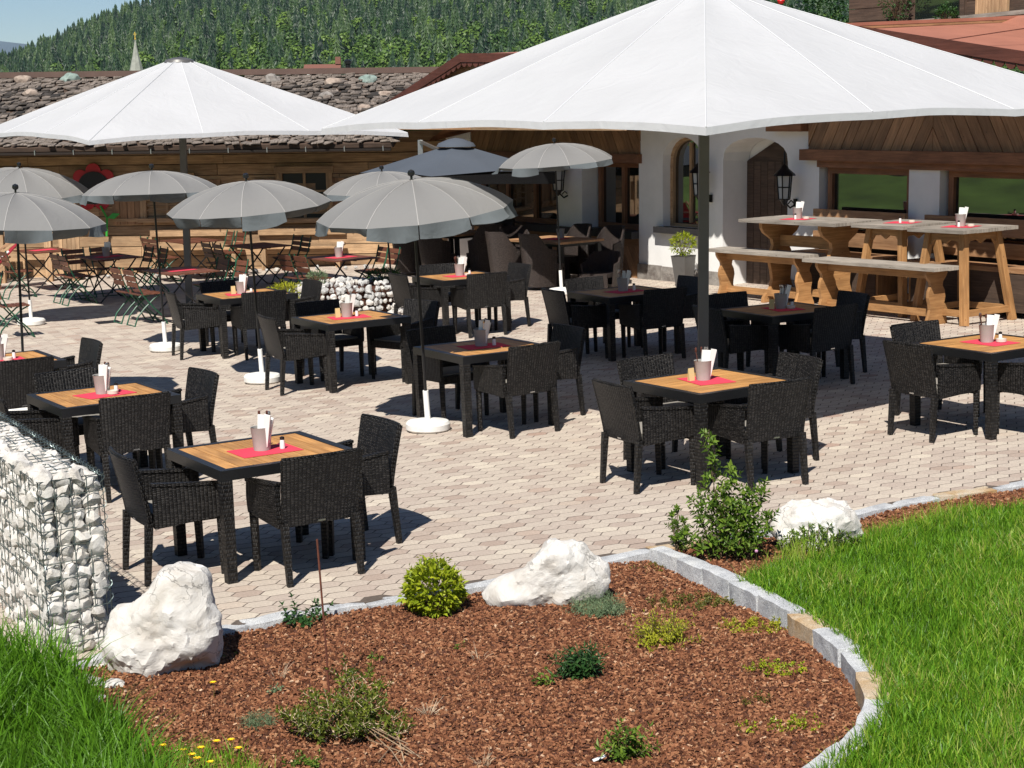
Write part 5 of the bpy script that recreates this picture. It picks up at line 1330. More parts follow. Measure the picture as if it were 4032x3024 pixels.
# wall bench boards catching the light
for i, (x0, x1) in enumerate(((-7.0, -5.2), (-4.9, -3.2))):
    t = thing('wall_bench', 'narrow wooden wall bench under the %s hut window' % ('left', 'right')[i], 'bench', ((x0+x1)/2, HY-.28, 0))
    b = MB(); b.box((0, 0, .36), (x1-x0, .34, .05)); b.build('seat', 'hut_wood', t); b = MB(); b.box((0, .2, .60), (x1-x0, .04, .13)); b.build('backrest', 'hut_wood', t)
    for s in (-1, 1): b = MB(); b.box((s*(x1-x0)*.42, 0, .05), (.08, .26, .55)); b.build('leg', 'hut_wood', t)
# porch with boards
po = thing('porch', 'wooden plank porch at the left end of the log hut', 'porch', (-9.4, 33.6, -.25))
for k in range(9):
    b = MB(); b.box((-1.55+k*.14, 0, 1.0), (.125, .03, 1.05)); b.build('board', 'panel_wood', po)
for x in (-1.7, -.25, .65, 1.15): b = MB(); b.box((x, 0, .85), (.13, .13, 1.7)); b.build('post', 'hut_wood', po)
for zz in (.5, .95, 1.5): b = MB(); b.box((.45, .0, zz), (1.3, .04, .12)); b.build('rail', 'hut_wood', po)
for k in range(5): b = MB(); b.box((.9+k*.08, -.06, .55), (.07, .03, .85)); b.build('board', 'hut_wood', po)
dk = thing('deckchair', 'folding deckchair with red fabric and white emblem under the porch', 'deckchair', (-9.45, 32.3, -.22), R(-70))
for s in (-1, 1):
    b = MB(); b.beam((s*.3, -.6, .15), (s*.3, .55, .95), .04, .04); b.beam((s*.3, -.5, .0), (s*.3, .35, .55), .035, .035); b.build('frame', 'hut_wood', dk)
b = MB(); b.slab(lambda u, v: ((u-.5)*.56, -.55+1.1*v, .18+.74*v-.16*math.sin(math.pi*v)), 4, 8, .006, .5, 1.2); sl_ = b.build('sling', 'deck_red', dk)
b = MB(); b.slab(lambda u, v: ((u-.5)*.2, .1+.2*v, .53+.14*v), 2, 2, .014); b.build('emblem', 'white_plastic', sl_)

# ============================================================ MAIN HOUSE (right)
P0 = Vector((-1.2, 34.6, 0)); TV_ = Vector((.5700, -.8217, 0)).normalized(); NV_ = Vector((-TV_.y*-1, 0, 0)); NV_ = Vector((-.8217, -.5700, 0)).normalized(); ZV = Vector((0, 0, 1))
HA = math.atan2(TV_.y, TV_.x)
hs_ = thing('inn_house', 'white plastered inn with dark timber gables and large windows at the right', 'house', P0, HA)
# local frame: x along wall, y = behind the wall, z up
def hb(name, mat, x0, x1, o0, o1, z0, z1, parent=None):
    b = MB(); b.box(((x0+x1)/2, -(o0+o1)/2, (z0+z1)/2), (abs(x1-x0), abs(o1-o0), z1-z0)); return b.build(name, mat, parent or hs_)
def hprism(name, mat, poly, o0, o1, parent=None):
    b = MB(); b.prism(poly, -o1, -o0, (0, 0, 0), (1, 0, 0), (0, 0, 1), (0, 1, 0)); return b.build(name, mat, parent or hs_)
def clip_poly(poly, x0, x1, z0, z1):
    def cl(p, f, g_):
        out = []
        for i in range(len(p)):
            a, b_ = p[i-1], p[i]; fa, fb = f(a), f(b_)
            if fa >= 0: out.append(a) if False else None
            if (fa >= 0) != (fb >= 0): k = fa/(fa-fb); out.append((a[0]+(b_[0]-a[0])*k, a[1]+(b_[1]-a[1])*k))
            if fb >= 0: out.append(b_)
        return out
    for f in (lambda p: p[0]-x0, lambda p: x1-p[0], lambda p: p[1]-z0, lambda p: z1-p[1]):
        poly = cl(poly, f, None)
        if len(poly) < 3: return None
    return poly
rb = random.Random(9)
def herring(x0, x1, z0, z1, off, slope, w, mat='panel_wood', parent=None, name='board'):
    """diagonal boards in a rectangle; slope=+1 leans right going up"""
    L = (z1-z0); dx = L*.55*slope; x = x0-abs(dx)-w
    while x < x1+abs(dx)+w:
        ww = w*rb.uniform(.85, 1.15); a = x-dx/2; poly = [(a, z0), (a+ww-.012, z0), (a+ww-.012+dx, z1), (a+dx, z1)]
        q = clip_poly(poly, x0, x1, z0, z1)
        if q and len(q) >= 3:
            b = MB(); o_ = off+rb.uniform(0, .008); b.prism(q, -o_, -(o_-.03), (0, 0, 0), (1, 0, 0), (0, 0, 1), (0, 1, 0))
            # grain along the board
            d = Vector((dx, L)).normalized()
            b.uv = [[(((p[0]*d.x+p[1]*d.y)), (p[0]*d.y-p[1]*d.x)) for p in [(b.v[k][0], b.v[k][2]) for k in f]] for f in b.f]
            b.build(name, mat, parent or hs_)
        x += ww
# solid backing
hb('wall_core', 'old_wood', .05, 17, -3.9, -.62, -.4, 3.0)
hb('wall_core', 'plaster', 5.9, 10.1, -.61, -.56, -.4, 3.0)
hb('pillar', 'plaster', -.02, .86, -.6, .02, -.4, 3.2)
# bay 1
hb('dado_frame', 'panel_wood', .9, 5.88, -.55, .0, .58, .72); herring(.9, 3.3, -.3, .58, .0, 1, .17); herring(3.3, 5.88, -.3, .58, .0, -1, .17)
hb('sill', 'slate_sill', .9, 5.9, -.4, .16, .72, .84)
hb('beam', 'hut_wood_dark', .9, 5.98, -.3, .10, 1.98, 2.13); herring(.9, 3.45, 2.13, 2.98, .03, 1, .2); herring(3.45, 5.95, 2.13, 2.98, .03, -1, .2); hb('beam', 'hut_wood_dark', 5.0, 6.05, .0, .2, 2.55, 2.75)
hb('pillar', 'plaster', 3.66, 4.40, -.5, .06, -.3, 1.98)
def window(x0, x1, z0, z1, off, nm=2, fw=.09, mat='hut_wood_dark', bar=True):
    b = MB()
    for x in [x0+fw/2, x1-fw/2]+[x0+(x1-x0)*k/nm for k in range(1, nm)]: b.box((x, -off, (z0+z1)/2), (fw, .08, z1-z0-2*fw))
    for zz in (z0+fw/2, z1-fw/2): b.box(((x0+x1)/2, -off, zz), (x1-x0, .085, fw))
    f = b.build('window', mat, hs_); b = MB(); b.box(((x0+x1)/2, -off+.02, (z0+z1)/2), (x1-x0-.02, .012, z1-z0-.02)); b.build('pane', 'glass', f); return f
window(.95, 3.6, .84, 1.98, -.18, 3); window(4.45, 5.86, .84, 1.98, -.3, 2)
# plaster wall with arched window and arched door recess
def arch_pts(x0, x1, zs, zt, n=12):
    c = (x0+x1)/2; r_ = (x1-x0)/2; return [(c-r_*math.cos(math.pi*k/n), zs+(zt-zs)*math.sin(math.pi*k/n)**.75) for k in range(n+1)]
AW = (6.52, 7.50, .96, 1.95, 2.42); AD = (8.0, 9.46, -.4, 2.05, 2.42)
def wall_with_arches(o0, o1, name, mat):
    z0, z1 = -.4, 3.2; X0, X1 = 5.9, 10.12; parts = []
    # left pier, between, right pier, lintels
    parts.append([(X0, z0), (AW[0], z0), (AW[0], z1), (X0, z1)])
    parts.append([(AW[0], z0), (AW[1], z0), (AW[1], AW[2]), (AW[0], AW[2])])
    a = arch_pts(AW[0], AW[1], AW[3], AW[4])
    for k in range(len(a)-1): parts.append([a[k], a[k+1], (a[k+1][0], z1), (a[k][0], z1)])
    parts.append([(AW[1], z0), (AD[0], z0), (AD[0], z1), (AW[1], z1)])
    a = arch_pts(AD[0], AD[1], AD[3], AD[4])
    for k in range(len(a)-1): parts.append([a[k], a[k+1], (a[k+1][0], z1), (a[k][0], z1)])
    parts.append([(AD[1], z0), (X1, z0), (X1, z1), (AD[1], z1)])
    b = MB()
    for p in parts: b.prism(p, -o1, -o0, (0, 0, 0), (1, 0, 0), (0, 0, 1), (0, 1, 0))
    bm = bmesh.new(); me = b.mesh(name, mat); bm.from_mesh(me); bmesh.ops.remove_doubles(bm, verts=bm.verts, dist=1e-5)
    # drop inner shared faces
    seen = {}
    for f in bm.faces: seen.setdefault(tuple(sorted(v.index for v in f.verts)), []).append(f)
    dead = [f for fl_ in seen.values() if len(fl_) > 1 for f in fl_]; bmesh.ops.delete(bm, geom=dead, context='FACES_ONLY'); bm.to_mesh(me); bm.free()
    return obj(name, me, hs_)
wall_with_arches(-.55, .0, 'plaster_wall', 'plaster')
# arched window frame and pane
a = arch_pts(AW[0], AW[1], AW[3], AW[4]); b = MB()
out = [(AW[0], AW[2])]+a+[(AW[1], AW[2])]
inn = [(x*.86+(AW[0]+AW[1])/2*.14, AW[2]+(z-AW[2])*.93+.05) for x, z in out]
for k in range(len(out)-1): b.prism([out[k], out[k+1], inn[k+1], inn[k]], .16, .24, (0, 0, 0), (1, 0, 0), (0, 0, 1), (0, 1, 0))
b.prism([out[-1], out[0], inn[0], inn[-1]], .16, .24, (0, 0, 0), (1, 0, 0), (0, 0, 1), (0, 1, 0)); b.box(((AW[0]+AW[1])/2, .2, 1.68), (.05, .05, 1.3))
f = b.build('window', 'hut_wood', hs_); b = MB(); b.prism(out, .22, .235, (0, 0, 0), (1, 0, 0), (0, 0, 1), (0, 1, 0)); b.build('pane', 'glass', f)
hb('sill', 'slate_sill', AW[0]-.08, AW[1]+.08, -.1, .14, AW[2]-.10, AW[2]-.0)
# door in the recess, vertical boards
dt = [(AD[0]+.0, -.35), (AD[1], -.35), (AD[1], 2.05), ((AD[0]+AD[1])/2, 2.40), (AD[0], 2.05)]
door = hprism('door', 'old_wood', dt, -.555, -.52)
for k in range(9):
    x0 = AD[0]+.01+k*.161; q = [(x0, -.3), (x0+.15, -.3), (x0+.15, 2.04), (x0, 2.04)]
    hprism('door_board', 'door_wood' if 'door_wood' in M else 'old_wood', q, -.515, -.50+rb.uniform(0, .006), door)
# plinth stones
x = 5.9
while x < 10.1:
    w = rb.uniform(.26, .42); x1 = min(x+w, 10.12)
    if not (AD[0]-.05 < (x+x1)/2 < AD[1]+.05):
        b = MB(); b.box(((x+x1)/2, -.02, .10), (x1-x-.02, .05, .40+rb.uniform(-.02, .02))); b.build('plinth_stone', 'plinth', hs_)
    x = x1
# right part: beams, windows, pillars
hb('beam', 'hut_wood_dark', 9.86, 17, -.3, .16, 2.10, 2.26); hb('sill_board', 'hut_wood_dark', 10.12, 17, -.3, .05, 2.0, 2.10)
herring(9.95, 12.35, 2.26, 3.05, .06, 1, .21); herring(12.35, 16.5, 2.26, 3.05, .06, -1, .21)
hb('corner_block', 'hut_wood_dark', 9.2, 9.95, .0, .22, 2.52, 2.66)
window(10.22, 11.86, 1.0, 2.0, -.12, 1); hb('pillar', 'plaster', 11.88, 12.44, -.3, .0, -.3, 2.0); window(12.5, 16.5, 1.0, 2.0, -.15, 2)
b = MB(); b.slab(lambda u, v: (12.75+.28*u+.05*v, .3+.04*math.sin(u*25), 2.0-1.*v), 14, 3, .008); b.build('curtain', 'curtain', hs_)
hb('lower_wall', 'old_wood', 10.12, 11.88, -.3, -.02, -.3, 1.0); hb('lower_wall', 'old_wood', 12.44, 17, -.3, -.02, -.3, 1.0)
# wall benches under the windows
for i, (s0, s1) in enumerate(((10.2, 12.0), (12.35, 15.5))):
    t = thing('wall_bench', 'heavy dark timber bench with plank back under the %s inn window' % ('left', 'right')[i], 'bench', P0+TV_*((s0+s1)/2)+NV_*.38, HA)
    L_ = s1-s0
    for z_, h_ in ((1.28, .24), (.98, .2)): b = MB(); b.box((0, .22, z_), (L_, .06, h_)); b.build('back_board', 'panel_wood', t)
    b = MB(); b.box((0, 0, .78), (L_, .46, .06)); b.build('seat', 'panel_wood', t)
    for s in (-1, 1): b = MB(); b.box((s*(L_/2-.15), 0, .45), (.08, .42, .6)); b.build('side_panel', 'bench_wood', t)
    b = MB(); b.box((0, -.2, .5), (L_-.3, .04, .5)); b.build('front_panel', 'old_wood', t)
# roofs: slab following the verge, barge boards, scalloped trim
VG = [(-.4, 2.69), (3.2, 3.84), (7.6, 3.70), (12.06, 3.96)]
def roof_strip(name, a, b_, o0, o1, rise, mat, th=.09):
    m = MB(); v = [(a[0], -o0, a[1]), (b_[0], -o0, b_[1]), (b_[0], -o1, b_[1]+rise), (a[0], -o1, a[1]+rise)]
    vs = [Vector(p) for p in v]+[Vector(p)-ZV*th for p in v]; m.add(vs, [(0, 1, 2, 3), (7, 6, 5, 4), (0, 4, 5, 1), (1, 5, 6, 2), (2, 6, 7, 3), (3, 7, 4, 0)]); return m.build(name, mat, hs_)
for a, b_ in zip(VG, VG[1:]): roof_strip('roof', a, b_, 1.7, -3.9, .25, 'red_roof', .045); roof_strip('soffit', (a[0], a[1]-.05), (b_[0], b_[1]-.05), 1.66, -3.9, .25, 'panel_wood', .03)
m = MB(); q = [(12.06, -1.7, 3.96), (18.5, -1.7, 2.98), (18.5, 2.0, 4.10), (12.15, 2.0, 4.13), (8.3, 2.0, 4.17)]
vs = [Vector(p) for p in q]+[Vector(p)-ZV*.09 for p in q]; m.add(vs, [(0, 1, 2, 3, 4), (9, 8, 7, 6, 5)]+[(i, 5+i, 5+(i+1) % 5, (i+1) % 5) for i in range(5)]); rfB = m.build('roof', 'red_roof', hs_)
m = MB(); m.beam((14.0, -1.72, 3.67), (14.6, 2.0, 4.13), .012, .012, up=ZV); m.build('roof_seam', 'barge', rfB)
def barge(a, b_, o_=1.72):
    d = Vector((b_[0]-a[0], b_[1]-a[1])); L = d.length; d.normalize()
    m = MB(); m.prism([(a[0], a[1]+.02), (b_[0], b_[1]+.02), (b_[0], b_[1]-.13), (a[0], a[1]-.13)], -(o_+.03), -o_, (0, 0, 0), (1, 0, 0), (0, 0, 1), (0, 1, 0)); br = m.build('barge_board', 'barge', hs_)
    n = int(L/.17)
    for k in range(n):
        c = Vector(a)+d*(L*(k+.5)/n); r_ = L/n/2*.93
        pr = [(c.x-r_*d.x, c.y-r_*d.y-.13)]+[(c.x+d.x*r_*math.cos(q)+0, c.y+d.y*r_*math.cos(q)-.13-r_*1.05*math.sin(q)) for q in np.linspace(math.pi, 0, 7)][1:]
        m = MB(); m.prism(pr, -(o_+.015), -(o_-.005), (0, 0, 0), (1, 0, 0), (0, 0, 1), (0, 1, 0)); m.build('scallop', 'barge', br)
for a, b_ in zip(VG[:3], VG[1:]): barge(a, b_)
barge((12.06, 3.96), (18.5, 2.98))
# gable wall behind the barge
m = MB(); m.prism([(-.2, 2.3), (3.2, 3.70), (7.6, 3.38), (7.6, 2.98), (-.2, 2.3)][:4]+[(.0, 2.4)], -.3, -.2, (0, 0, 0), (1, 0, 0), (0, 0, 1), (0, 1, 0)); m.build('gable_wall', 'hut_wood_dark', hs_)
for k in range(9):
    z0 = 2.55+k*.135; z1 = z0+.125
    poly = [(3.2+(x-3.2), z) for x, z in [(.1, 2.75), (3.2, 3.76), (7.5, 3.62), (7.5, 2.4), (.1, 2.4)]]
    for xa, xb in ((.1, 3.2), (3.2, 7.5)):
        q = clip_poly(poly, xa, xb-.01, z0, z1)
        if q: hprism('gable_plank', 'hut_wood' if xa > 1 else 'panel_wood', q, 1.52+.006*(k % 2), 1.56+.006*(k % 2))  # lighter wood right of the peak imitates sunlight, darker wood left imitates shade
# upper storey
us = thing('upper_storey', 'dark timber upper storey of the inn above the red sheet roof', 'house', P0, HA)
for k in range(11):
    z0 = 4.0+k*.2; b = MB(); b.box((12.8, 2.25, z0+.1), (8.6, .08, .19)); b.build('wall_plank', 'old_wood', us)
b = MB(); b.box((12.8, 4.3, 5.0), (8.5, 4, 2.4)); b.build('wall_core', 'old_wood', us)
f = MB().box((10.40, 2.18, 4.6), (1.02, .06, 1.0)).build('window', 'old_wood', us); b = MB(); b.box((10.40, 2.14, 4.6), (.86, .02, .86)); b.build('pane', 'glass', f)
for k in range(4): b = MB(); b.box((11.2+k*.15, 2.17, 4.7), (.14, .05, 1.1)); b.build('light_board', 'hut_wood', us)
b = MB(); b.beam((8.6, 2.1, 4.10), (16.8, 2.1, 4.30), .06, .06); b.build('balcony_rail', 'grey_wood', us)
for i, (s_, z_, r_, lab) in enumerate(((9.75, 4.28, .26, 'small conifer in front of the blue upper window'), (10.75, 4.12, .16, 'trailing green plant under the right side of the upper window'))):
    p = P0+TV_*s_+NV_*-1.95; o = ball_bush('bush', lab, (p.x, p.y, z_-.1), r_, r_*1.0, 'leaf_dark', 260, .07, .03, 80+i); FLAT.remove(o)
# lanterns
def lantern(s_, z_, label):
    t = thing('wall_lantern', label, 'lantern', P0+TV_*s_+NV_*.02+ZV*z_, HA, group='black iron wall lanterns'); n = 6
    off = Vector((0, -.24, 0))
    b = MB()
    for k in range(n):
        a = k*math.pi/3; c = Vector((math.cos(a), math.sin(a), 0)); b.tube([off+c*.085+ZV*-.2, off+c*.115+ZV*.16], .009, 4)
    for r_, zz in ((.085, -.2), (.1, -.02), (.115, .16)): b.tube([off+Vector((math.cos(k*math.pi/3)*r_, math.sin(k*math.pi/3)*r_, zz)) for k in range(7)], .009, 4)
    b.build('cage', 'lantern', t)
    b = MB(); b.lathe([(.075, -.19), (.105, .15)], 6, off, False); b.build('glass', 'lantern_glass', t)
    b = MB(); b.lathe([(.17, .15), (.15, .18), (.06, .26), (.05, .29), (.015, .32), (.012, .5), (0, .52)], 8, off); b.build('roof', 'lantern', t)
    b = MB(); b.lathe([(0, -.3), (.03, -.27), (.06, -.22), (.085, -.2)], 8, off); b.tube([(0, 0, -.28), (0, -.12, -.33), (0, -.22, -.25)], .014, 5); b.tube([(0, -.05, -.26), (.0, -.1, -.22), (0, -.16, -.27)], .01, 4); b.box((0, -.01, -.26), (.07, .02, .12)); b.build('bracket', 'lantern', t)
lantern(9.66, 1.72, 'black iron wall lantern right of the arched door'); lantern(7.74, 1.72, 'black iron wall lantern behind the tall grey mast, left of the door recess'); lantern(3.98, 1.68, 'black iron wall lantern under the rightmost small parasol')
# ground slab step along the house
b = MB(); b.prism([(5.9, 0), (17, 0), (17, 1.1), (5.9, .5)], -.3, .0, (0, 0, 0), (1, 0, 0), (0, -1, 0), (0, 0, 1))

# ============================================================ BACKGROUND
def skyline(px): # photograph row of the forested skyline
    return np.interp(px, [-600, -60, 0, 60, 100, 170, 260, 330, 400, 480, 600, 800, 1106, 1700, 2212, 2900], [190, 150, 140, 132, 118, 88, 50, 24, 10, 2, -18, -45, -80, -100, -120, -140])
Y0_, Y1_ = 1250., 2500.
def hill_z(x, y):
    px = 1106+x/y*3828*1.; a = (247-.013*px-skyline(px)+ -14)/3828.; zt = a*Y1_+CAM_H; t = min(1.25, max(0, (y-Y0_)/(Y1_-Y0_)))
    return -6+(zt+6)*(t**.9 if t <= 1 else 1-.3*(t-1))+noise.noise(Vector((x/160, y/160, 0)))*7*min(1, t*3)*(1 if t < .95 else .4)
bm = bmesh.new(); NXh, NYh = 130, 40; vg = {}
for j in range(NYh+1):
    y = 1000+j*(2900-1000)/NYh
    for i in range(NXh+1):
        x = (-.55+1.1*i/NXh)*y; vg[i, j] = bm.verts.new((x, y, hill_z(x, y) if y > Y0_ else -6+.0))
for j in range(NYh):
    for i in range(NXh): bm.faces.new((vg[i, j], vg[i+1, j], vg[i+1, j+1], vg[i, j+1]))
me = bpy.data.meshes.new('hill'); bm.to_mesh(me); bm.free(); me.materials.append(M['hill']); obj('hill', me, kind='structure')
# far mountain, the blue of distance painted into its colour
bm = bmesh.new(); vg = {}
for j in range(9):
    for i in range(60):
        x = -5200+i*90; y = 9000+j*300; px = 1106+x/9000*3828; row = np.interp(px, [-1200, -300, -40, 0, 40, 80, 140, 300], [30, 60, 78, 84, 97, 104, 128, 190]); z = (247-row)/3828*9000*min(1, .25+j/5)
        z += noise.fractal(Vector((x/700, y/700, 2)), 1, 2, 4)*40; vg[i, j] = bm.verts.new((x, y, z if j else -10))
for j in range(8):
    for i in range(59): bm.faces.new((vg[i, j], vg[i+1, j], vg[i+1, j+1], vg[i, j+1]))
me = bpy.data.meshes.new('mountain'); bm.to_mesh(me); bm.free(); me.materials.append(M['far_hill']); obj('mountain', me, kind='structure')
# trees
def spruce_arrays(seed, H=1.):
    r = random.Random(seed); V, T = [], []
    nl = 8
    for l in range(nl):
        z0 = .06+.86*l/nl; z1 = z0+.26*(1-.4*l/nl); rad = .22*(1-(l/nl))**.85+.018; n = 9; b = len(V); V.append((0, 0, min(1., z1)))
        for k in range(n*2):
            a = k*math.pi/n+l*.5; rr = rad*((1.15 if k % 2 == 0 else .5)*r.uniform(.75, 1.2)); V.append((math.cos(a)*rr, math.sin(a)*rr, z0-(.02 if k % 2 == 0 else -.045)+r.uniform(-.012, .012)))
        for k in range(n*2): T.append((b, b+1+k, b+1+(k+1) % (n*2)))
    return np.array(V), np.array(T)
def broad_arrays(seed):
    r = random.Random(seed); V, T = [], []
    for i in range(260):
        v = Vector((r.gauss(0, 1), r.gauss(0, 1), r.gauss(0, 1))).normalized(); k = r.uniform(.55, 1)
        c = Vector((v.x*.30*k, v.y*.30*k, .56+v.z*.42*k)); d1 = Vector((r.gauss(0, 1), r.gauss(0, 1), r.gauss(0, .6))).normalized()*.048; d2 = v.cross(d1).normalized()*.048; b = len(V)
        for s1, s2 in ((-1, -1), (1, -1), (1, 1), (-1, 1)): V.append(tuple(c+d1*s1+d2*s2+v*r.uniform(-.03, .05)))
        T += [(b, b+1, b+2), (b, b+2, b+3)]
    return np.array(V), np.array(T)
SPR = [spruce_arrays(i) for i in range(4)]; BRD = [broad_arrays(i) for i in range(3)]
def arr_mesh(name, A, mat): V, T = A; return np_mesh(name, V, T, np.full((T.size, 2), .5), mat)
spm = [arr_mesh('spruce_tree', a, 'spruce') for a in SPR]; brm = [arr_mesh('broadleaf_tree', a, 'broadleaf') for a in BRD]
rt = np.random.default_rng(5); trees = []
for _ in range(9000):
    y = 1290+(2560-1290)*rt.random()**.85; x = rt.uniform(-.33, .30)*y; t = (y-Y0_)/(Y1_-Y0_)
    low = max(0, 1-t*2.3); nb = noise.noise(Vector((x/90, y/90, 7)))
    broad = rt.random() < low*.85+.2*(nb > .12)+.02 if x/y > -.19 else rt.random() < low*.25
    h = rt.uniform(17, 32) if not broad else rt.uniform(15, 24)
    trees.append((x, y, hill_z(x, y)-.6, h, broad, rt.integers(0, 12), rt.random()))
# thin out trees that crowd one another
cell = {}; keep_ = []
for q in trees:
    k = (int(q[0]//8), int(q[1]//14))
    if k in cell: continue
    cell[k] = 1; keep_.append(q)
trees = keep_
def seen_tree(q):
    px, py = upx(Vector((q[0], q[1], q[2]+q[3]*.6)))
    if px < -5 or px > 2217 or py < -5 or py > 165: return False
    if py > 125+abs(px-381)*.365: return False
    if px > 850 and py > 240-(px-850)*.355: return False
    if px > 1560 and py > (px-1560)*.2: return False
    return px < 1810
vis_t = [q for q in trees if seen_tree(q)]; vis_t.sort(key=lambda q: q[1]); hid = [q for q in trees if not seen_tree(q)]
sel = vis_t[:190]+[q for q in sorted(vis_t, key=lambda q: -q[1])[:110]]; ids = set(id(q) for q in sel)
for q in sel:
    px, _ = upx(Vector(q[:3])); near = q[1] < 1900
    px, py = upx(Vector((q[0], q[1], q[2]+q[3]*.5)))
    where = 'left of the church spire' if px < 285 else 'between spire and left umbrella top' if px < 345 else 'just above the left umbrella top' if px < 430 else 'above the hut roof ridge' if px < 700 else 'above the black flue' if px < 850 else 'above the brown gable' if px < 1120 else 'above the largest umbrella'
    rowh = 'on the lower slope' if py > 95 else 'halfway up the slope' if py > 45 else 'high on the slope'
    if q[4]: o = obj('broadleaf_tree', brm[q[5] % 3], loc=q[:3]); lab = 'light green broadleaf tree %s, %s' % (rowh, where); g_ = 'broadleaf trees '+where+', '+rowh
    else: o = obj('spruce_tree', spm[q[5] % 4], loc=q[:3]); lab = 'dark spruce %s, %s' % (rowh, where); g_ = 'spruces '+where+', '+rowh
    o.scale = (q[3]*(1.05 if not q[4] else 1.),)*2+(q[3],); o.rotation_euler.z = q[6]*6.28; tag(o, lab, 'tree', g_)
restt = [q for q in trees if id(q) not in ids]
for nm, isb, AR, mat in (('forest', False, SPR, 'spruce'), ('broadleaf_forest', True, BRD, 'broadleaf')):
    Vs, Ts, Us = [], [], []; base = 0
    for q in restt:
        if q[4] != isb: continue
        V, T = AR[q[5] % len(AR)]; c, s_ = math.cos(q[6]*6.28), math.sin(q[6]*6.28)
        Vn = np.stack([(V[:, 0]*c-V[:, 1]*s_)*q[3]+q[0], (V[:, 0]*s_+V[:, 1]*c)*q[3]+q[1], V[:, 2]*q[3]+q[2]], -1); Vs.append(Vn); Ts.append(T+base); base += len(V); Us.append(np.full((T.size, 2), q[6]))
    o = obj(nm, np_mesh(nm, np.concatenate(Vs), np.concatenate(Ts), np.concatenate(Us), mat), kind='stuff', label='dense %s covering the mountainside' % ('spruce forest' if not isb else 'light green broadleaf trees'), cat='forest')
print('trees', len(trees), 'visible', len(vis_t))
# church spire, red roofed hut, chimney, hedge behind the big umbrella
p = W(295, 155, 420.); t = thing('church_spire', 'slender grey church spire rising in front of the forest', 'spire', (p.x, p.y, -10))
zb = p.z+10; ztop = W(294, 86, 420.).z+10
b = MB(); b.lathe([(2.2, zb-6), (1.75, zb-.2), (.8, zb+(ztop-zb)*.5), (.08, ztop)], 8, smooth=False); b.build('spire', 'spire', t)
b = MB(); b.lathe([(2.2, 0), (2.2, zb-6)], 8, smooth=False); b.build('tower', 'plaster', t)
b = MB(); b.lathe([(0, 0), (.22, .15), (0, .35)], 8, (0, 0, ztop)); b.box((0, 0, ztop+1.0), (.12, .12, 1.6)); b.box((0, 0, ztop+1.3), (.7, .12, .12)); b.build('cross', 'butter', t)
p0_, p1_ = W(655, 158, 300), W(735, 158, 300)
t = thing('distant_house', 'far house with brown red roof just above the hut ridge', 'house', ((p0_.x+p1_.x)/2, 300, 0)); Lh = p1_.x-p0_.x; zr_ = W(700, 150, 300).z
b = MB(); b.box((0, 2, zr_/2), (Lh*.9, 5, zr_)); b.build('wall', 'plaster', t)
b = MB(); b.prism([(-2.7, 0), (2.7, 0), (0, 1.3)], -Lh/2, Lh/2, (0, 2, zr_-.4), (0, 1, 0), (0, 0, 1), (1, 0, 0)); rf = b.build('roof', 'far_roof', t)
b = MB(); b.box((Lh*.42, 2, zr_+1.5), (.9, .9, 1.2)); b.build('chimney', 'far_roof', rf)
c_ = W(752, 158, 39.2); t = thing('flue_pipe', 'short black metal flue above the hut ridge', 'chimney', (c_.x, 39.2, 3.0))
zt_ = W(752, 131, 39.2).z-3.0; b = MB(); b.lathe([(.062, 0), (.062, zt_-.06)], 12); b.build('pipe', 'black', t); b = MB(); b.lathe([(.085, zt_-.07), (.085, zt_), (.03, zt_+.03), (0, zt_+.03)], 12); b.build('cap', 'black', t)
rn = random.Random(90); fo = MB()
for i in range(5200):
    x, z_, y = rn.uniform(0, 4.2), rn.uniform(0, 1.9), rn.uniform(-.7, .7); k = noise.noise(Vector((x*1.2, y, z_*1.2)))
    leaf(fo, Vector((x, y+k, z_+k*.5)), Vector((rn.gauss(0, 1), rn.gauss(0, 1)-.4, rn.gauss(.2, .8))), Vector((0, 0, 1)), rn.uniform(.07, .14), .05, rn.random())
p = W(1580, 80, 37.); t = thing('hedge', 'dense green tree crown between the largest umbrella and the dark upper storey', 'tree', (p.x-.3, 37., p.z-.5)); fo.build('foliage', 'leaf_dark', t)
b = MB(); b.tube([(2, 0, -p.z-.5), (2.1, 0, .8)], .12, 8, .05); b.build('trunk', 'stem', t)
p = W(1687, 2, 34.); b = MB(); b.lathe([(0, -.075), (.055, -.05), (.075, 0), (.055, .05), (0, .075)], 12); o = b.build('red_ball', 'leafy_red', None, loc=p); tag(o, 'round red ball ornament above the right slope of the largest umbrella', 'ornament')
b = MB(); b.tube([(0, 0, .07), (0, 0, 1.2)], .004, 4); b.build('cord', 'black', o)
# meadow slope with trees behind the camera (seen in the window glass)
bm = bmesh.new(); vg = {}
for j in range(13):
    for i in range(31):
        y = -14-j*16; x = -160+i*11; z = -1.1+max(0, j-.3)**1.25*.95+noise.noise(Vector((x/30, y/30, 0)))*1.2; vg[i, j] = bm.verts.new((x, y, z))
for j in range(12):
    for i in range(30): bm.faces.new((vg[i, j], vg[i, j+1], vg[i+1, j+1], vg[i+1, j]))
me = bpy.data.meshes.new('meadow_slope'); bm.to_mesh(me); bm.free(); me.materials.append(M['meadow']); obj('meadow_slope', me, kind='structure')
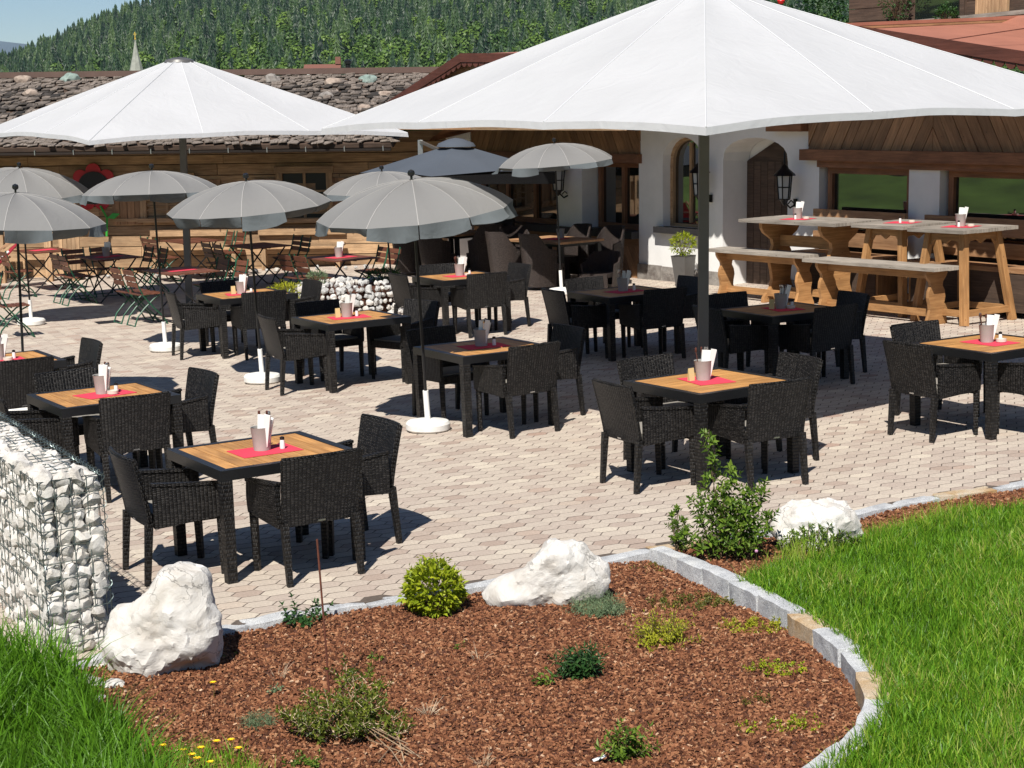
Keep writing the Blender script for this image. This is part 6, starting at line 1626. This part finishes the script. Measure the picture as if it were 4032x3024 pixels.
# meadow rising to the left, outside the frame (mirrored in the inn windows)
bm = bmesh.new(); vg = {}
for j in range(15):
    for i in range(21):
        y = -46+j*8; x = -26-i*8; z = -1.25+max(0, i-.5)**1.15*1.25+noise.noise(Vector((x/14, y/14, 5)))*1.1*min(1, i/2); vg[i, j] = bm.verts.new((x, y, z))
for j in range(14):
    for i in range(20): bm.faces.new((vg[i, j], vg[i, j+1], vg[i+1, j+1], vg[i+1, j]))
me = bpy.data.meshes.new('meadow_slope'); bm.to_mesh(me); bm.free(); me.materials.append(M['meadow']); obj('meadow_slope', me, kind='structure')
Vs, Ts, Us = [], [], []; base = 0
for i in range(90):
    x = rt.uniform(-95, -60); y = rt.uniform(-44, 33) if i < 70 else rt.uniform(40, 62); x = x if i < 70 else x-45; hh = rt.uniform(9, 18); V, T = SPR[i % 4]
    Vs.append(np.stack([V[:, 0]*hh*1.2+x, V[:, 1]*hh*1.2+y, V[:, 2]*hh+3.+(i >= 70)*8], -1)); Ts.append(T+base); base += len(V); Us.append(np.full((T.size, 2), rt.random()))
obj('forest', np_mesh('forest_left', np.concatenate(Vs), np.concatenate(Ts), np.concatenate(Us), 'spruce'), kind='stuff', label='spruces on the meadow left of the terrace', cat='forest')
Vs, Ts, Us = [], [], []; base = 0
for i in range(260):
    x = rt.uniform(-190, 190); y = -150-rt.random()*60; h = rt.uniform(14, 24); V, T = SPR[i % 4]
    Vs.append(np.stack([V[:, 0]*h*1.1+x, V[:, 1]*h*1.1+y, V[:, 2]*h+13], -1)); Ts.append(T+base); base += len(V); Us.append(np.full((T.size, 2), rt.random()))
obj('forest', np_mesh('forest_back', np.concatenate(Vs), np.concatenate(Ts), np.concatenate(Us), 'spruce'), kind='stuff', label='spruce wood on the slope behind the viewer', cat='forest')

# ============================================================ set the terrace things on their slope
for o in FLAT:
    loc = Matrix.LocRotScale(o.location, o.rotation_euler, o.scale)
    o.matrix_basis = SLOPE @ loc
print('tris', sum(len(o.data.loop_triangles) if False else sum(len(p.vertices)-2 for p in o.data.polygons) for o in bpy.data.objects if o.type == 'MESH' and o.data.users == 1), len(bpy.data.objects))

# ------------------------------------------------------------ air
hm = bpy.data.materials.new('haze'); hm.use_nodes = True; hn = hm.node_tree; hn.nodes.clear(); ho = hn.nodes.new('ShaderNodeOutputMaterial'); pv_ = hn.nodes.new('ShaderNodeVolumePrincipled')
pv_.inputs['Density'].default_value = 1.9e-5; pv_.inputs['Color'].default_value = (.62, .80, 1, 1); pv_.inputs['Anisotropy'].default_value = .1; hn.links.new(pv_.outputs[0], ho.inputs['Volume'])
hb_ = MB(); hb_.box((0, 4400, 349), (13400, 15200, 720)); hz = hb_.mesh('haze', None); bh = bmesh.new(); bh.from_mesh(hz); bmesh.ops.recalc_face_normals(bh, faces=bh.faces[:]); bh.to_mesh(hz); print('vol', bh.calc_volume(signed=True)); bh.free(); hz.materials.clear(); hz.materials.append(hm); obj('haze', hz, kind='stuff', label='thin blue summer air over the valley', cat='haze')
